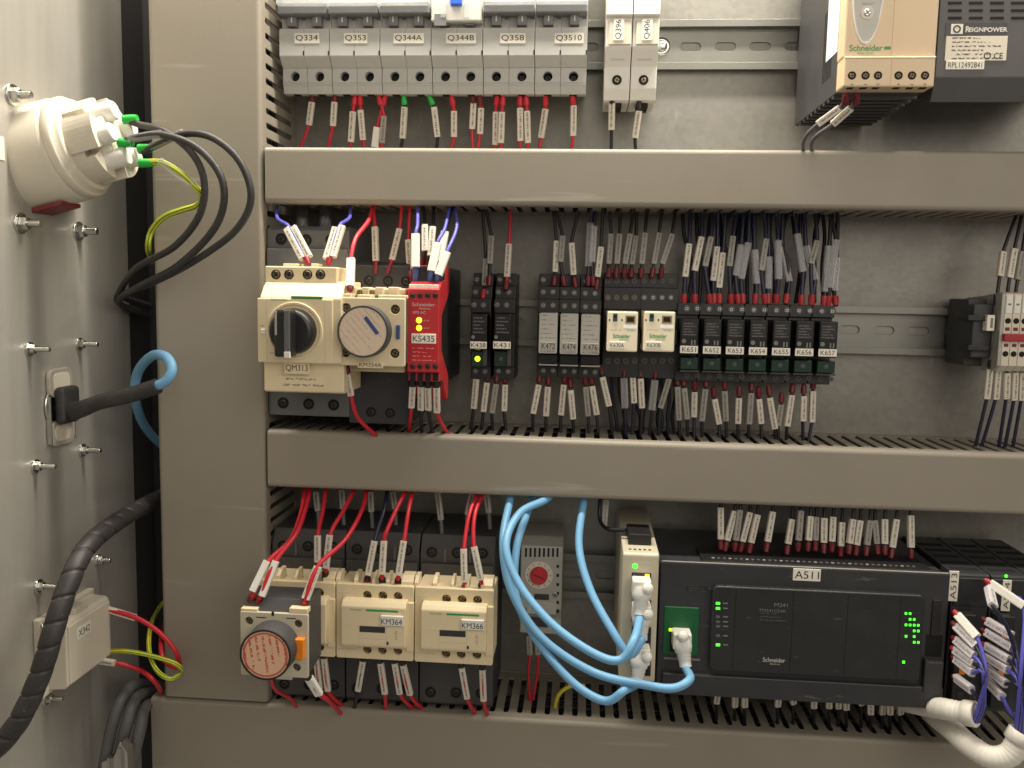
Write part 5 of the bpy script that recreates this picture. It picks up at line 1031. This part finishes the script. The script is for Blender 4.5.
# sleeves and violet wires plugged into the modules
y1 = -108
SLV['m'] = unit_sleeve('marker_sleeve', 'sleeve_mod', 5.4, 4.0)
mods = [[((957.5, 615), (977, 637)), ((956, 626), (976, 646)), ((956, 640), (974, 656)), ((955, 650), (974, 664)), ((955.5, 659), (973, 673)), ((956, 678), (972, 690))],
        [((990, 583), (1024, 606)), ((987, 621), (1012, 636)), ((986, 632), (1012, 648)), ((986, 646), (1009, 660)), ((985, 656), (1008, 670)), ((986, 668), (1006, 684)), ((986, 680), (1002, 697)), ((989, 589), (993, 606))]]
for g_, lst in enumerate(mods):
    for k, (a, b) in enumerate(lst):
        A_, B_ = W(*a, y1), W(*b, y1-14-k)
        E_ = W(979+k*1.2, 706, y1-22) if g_ == 0 else W(1016+k*1.6, 728, y1-26); M_ = W(982+(5-k)*.8, 672, y1-26) if g_ == 0 else W(1022-(6-k)*.2-k*.6, 690-(6-k)*3, y1-30); E2 = E_+Vector((-1.5, 3, -12))
        if g_ == 0 and k == 5: M_ = W(977, 698, y1-20)
        if g_ == 1 and k == 7: M_ = W(1012, 640, y1-22)
        if g_ == 1 and k == 6: M_ = W(1010, 712, y1-24)
        wire(f'violet wire with white sleeve, {ORD[k] + " from the top" if k < 7 else "hanging straight down"} plugged into module {"A513" if g_ == 0 else "A514"}', V if k % 2 == 0 else N, [A_, A_+(B_-A_)*.5, B_, M_, E_, E2], 1.25, [(A_, B_, 'b' if k == 0 else 'm')],
             fer=[(A_+(B_-A_)*.03, A_-(B_-A_).normalized()*3.5, 'red' if k in (0, 3) else 'dark_red')], twist=.2, group=f'wires plugged into module {"A513" if g_ == 0 else "A514"}')
def conduit(label, pts, r, n):
    P = [W(*q) for q in pts]; t = thing('conduit', label, 'conduit', P[0])
    MB().tube(P, r, 28, 1.0, lambda L, k: r+.2*math.sin(L*2.2)).build('hose', 'conduit', t)
    d = (P[-1]-P[-2]).normalized()
    MB().lathe(P[-1]-d*6, d, [(0, r+.6), (0.3, r+1.3), (7, r+1.3), (7.4, r+.9), (7.4, r-.6), (1, r-.8)], 32, closed=False).build('end_collar', 'conduit', t)
    MB().cyl(P[-1]-d*2, d, r-.5, .4, 24).build('mouth', 'hole', t)
conduit('white flexible conduit under module A513 with violet wires entering its mouth', ((895, 700, -50), (925, 706, -90), (945, 709, -112), (960, 712, -120), (974, 714, -126)), 6.6, 0)
conduit('white flexible conduit curving up at the bottom right corner', ((930, 712, -60), (950, 728, -100), (968, 744, -122), (990, 757, -132), (1010, 754, -136), (1022, 734, -136)), 7.0, 1)
# ================================================================ blue network cables
def plug(parent, c, d, L=17, lx=3.5):       # white boot: c = port centre (world), d = cable direction
    d = Vector(d).normalized(); bx(parent, 'plug', 'white', c.x-6, c.x+6, c.y-9, c.y+3, c.z-5.5, c.z+5.5, 1.0)
    MB().lathe(c+Vector((0, -5, 0)), d, [(0, 6), (4, 6.2), (8, 5.2), (8.4, 4.4), (10, 4.8), (10.4, 4.2), (12, 4.5), (12.4, 4), (L, 3.9)], 16).build('boot', 'white', parent)
    MB().lathe(c+Vector((lx, -9, 1 if lx else 4.5)), (0, -1, .3), [(0, 3.4), (3, 3.6), (4.6, 2.6), (5, 1)], 14).build('latch', 'white', parent)
def ncable(label, pts, port, yport, d, r=2.65, lx=3.5):
    c = W(port[0], port[1], yport); t = thing('network_cable', label, 'network cable', c, 'blue network cables')
    plug(t, c, d, lx=lx); e = c+Vector((0, -5, 0))+Vector(d).normalized()*14
    MB().tube([W(*q) for q in pts]+[e+Vector(d).normalized()*4, e], r, 14).build('cable', 'cable_blue', t)
ncable('blue network cable plugged into the green port of controller A511', ((512, 478, -40), (510, 499, -72), (503, 542, -104), (511, 590, -120), (541, 637, -130), (593, 672, -138), (646, 685, -148), (674, 688, -152), (690, 679, -146)), (681, 637, -103), -103, (.15, -.45, -1), lx=0)
ncable('blue network cable plugged into the top port of the slim switch', ((560, 478, -40), (548, 498, -74), (520, 513, -96), (506, 545, -118), (519, 584, -130), (552, 624, -142), (593, 653, -150), (620, 660, -152), (634, 640, -148)), (641, 585, -114), -114, (-.05, -.35, -1))
ncable('blue network cable dropping straight from the duct to the slim switch', ((586, 478, -44), (584, 499, -68), (579, 545, -92), (590, 589, -112), (613, 632, -130), (630, 655, -136), (641, 640, -134)), (641, 610, -114), -114, (.0, -.35, -1))
ncable('blue network cable in the lowest loop to the bottom port of the slim switch', ((536, 478, -44), (529, 508, -70), (517, 545, -100), (515, 590, -112), (526, 622, -122), (548, 655, -132), (577, 686, -140), (606, 701, -146), (625, 690, -146)), (640, 652, -114), -114, (-.15, -.45, -1))
q = gv((602, 478, -50), (600, 500, -60), (600, 520, -66), (608, 529, -76), (626, 530, -84))
wire('black wire with a dull sleeve hooking into the top of the slim switch', K, q, 1.4, [(W(606, 500, -62), W(604, 526, -66), 'd')])
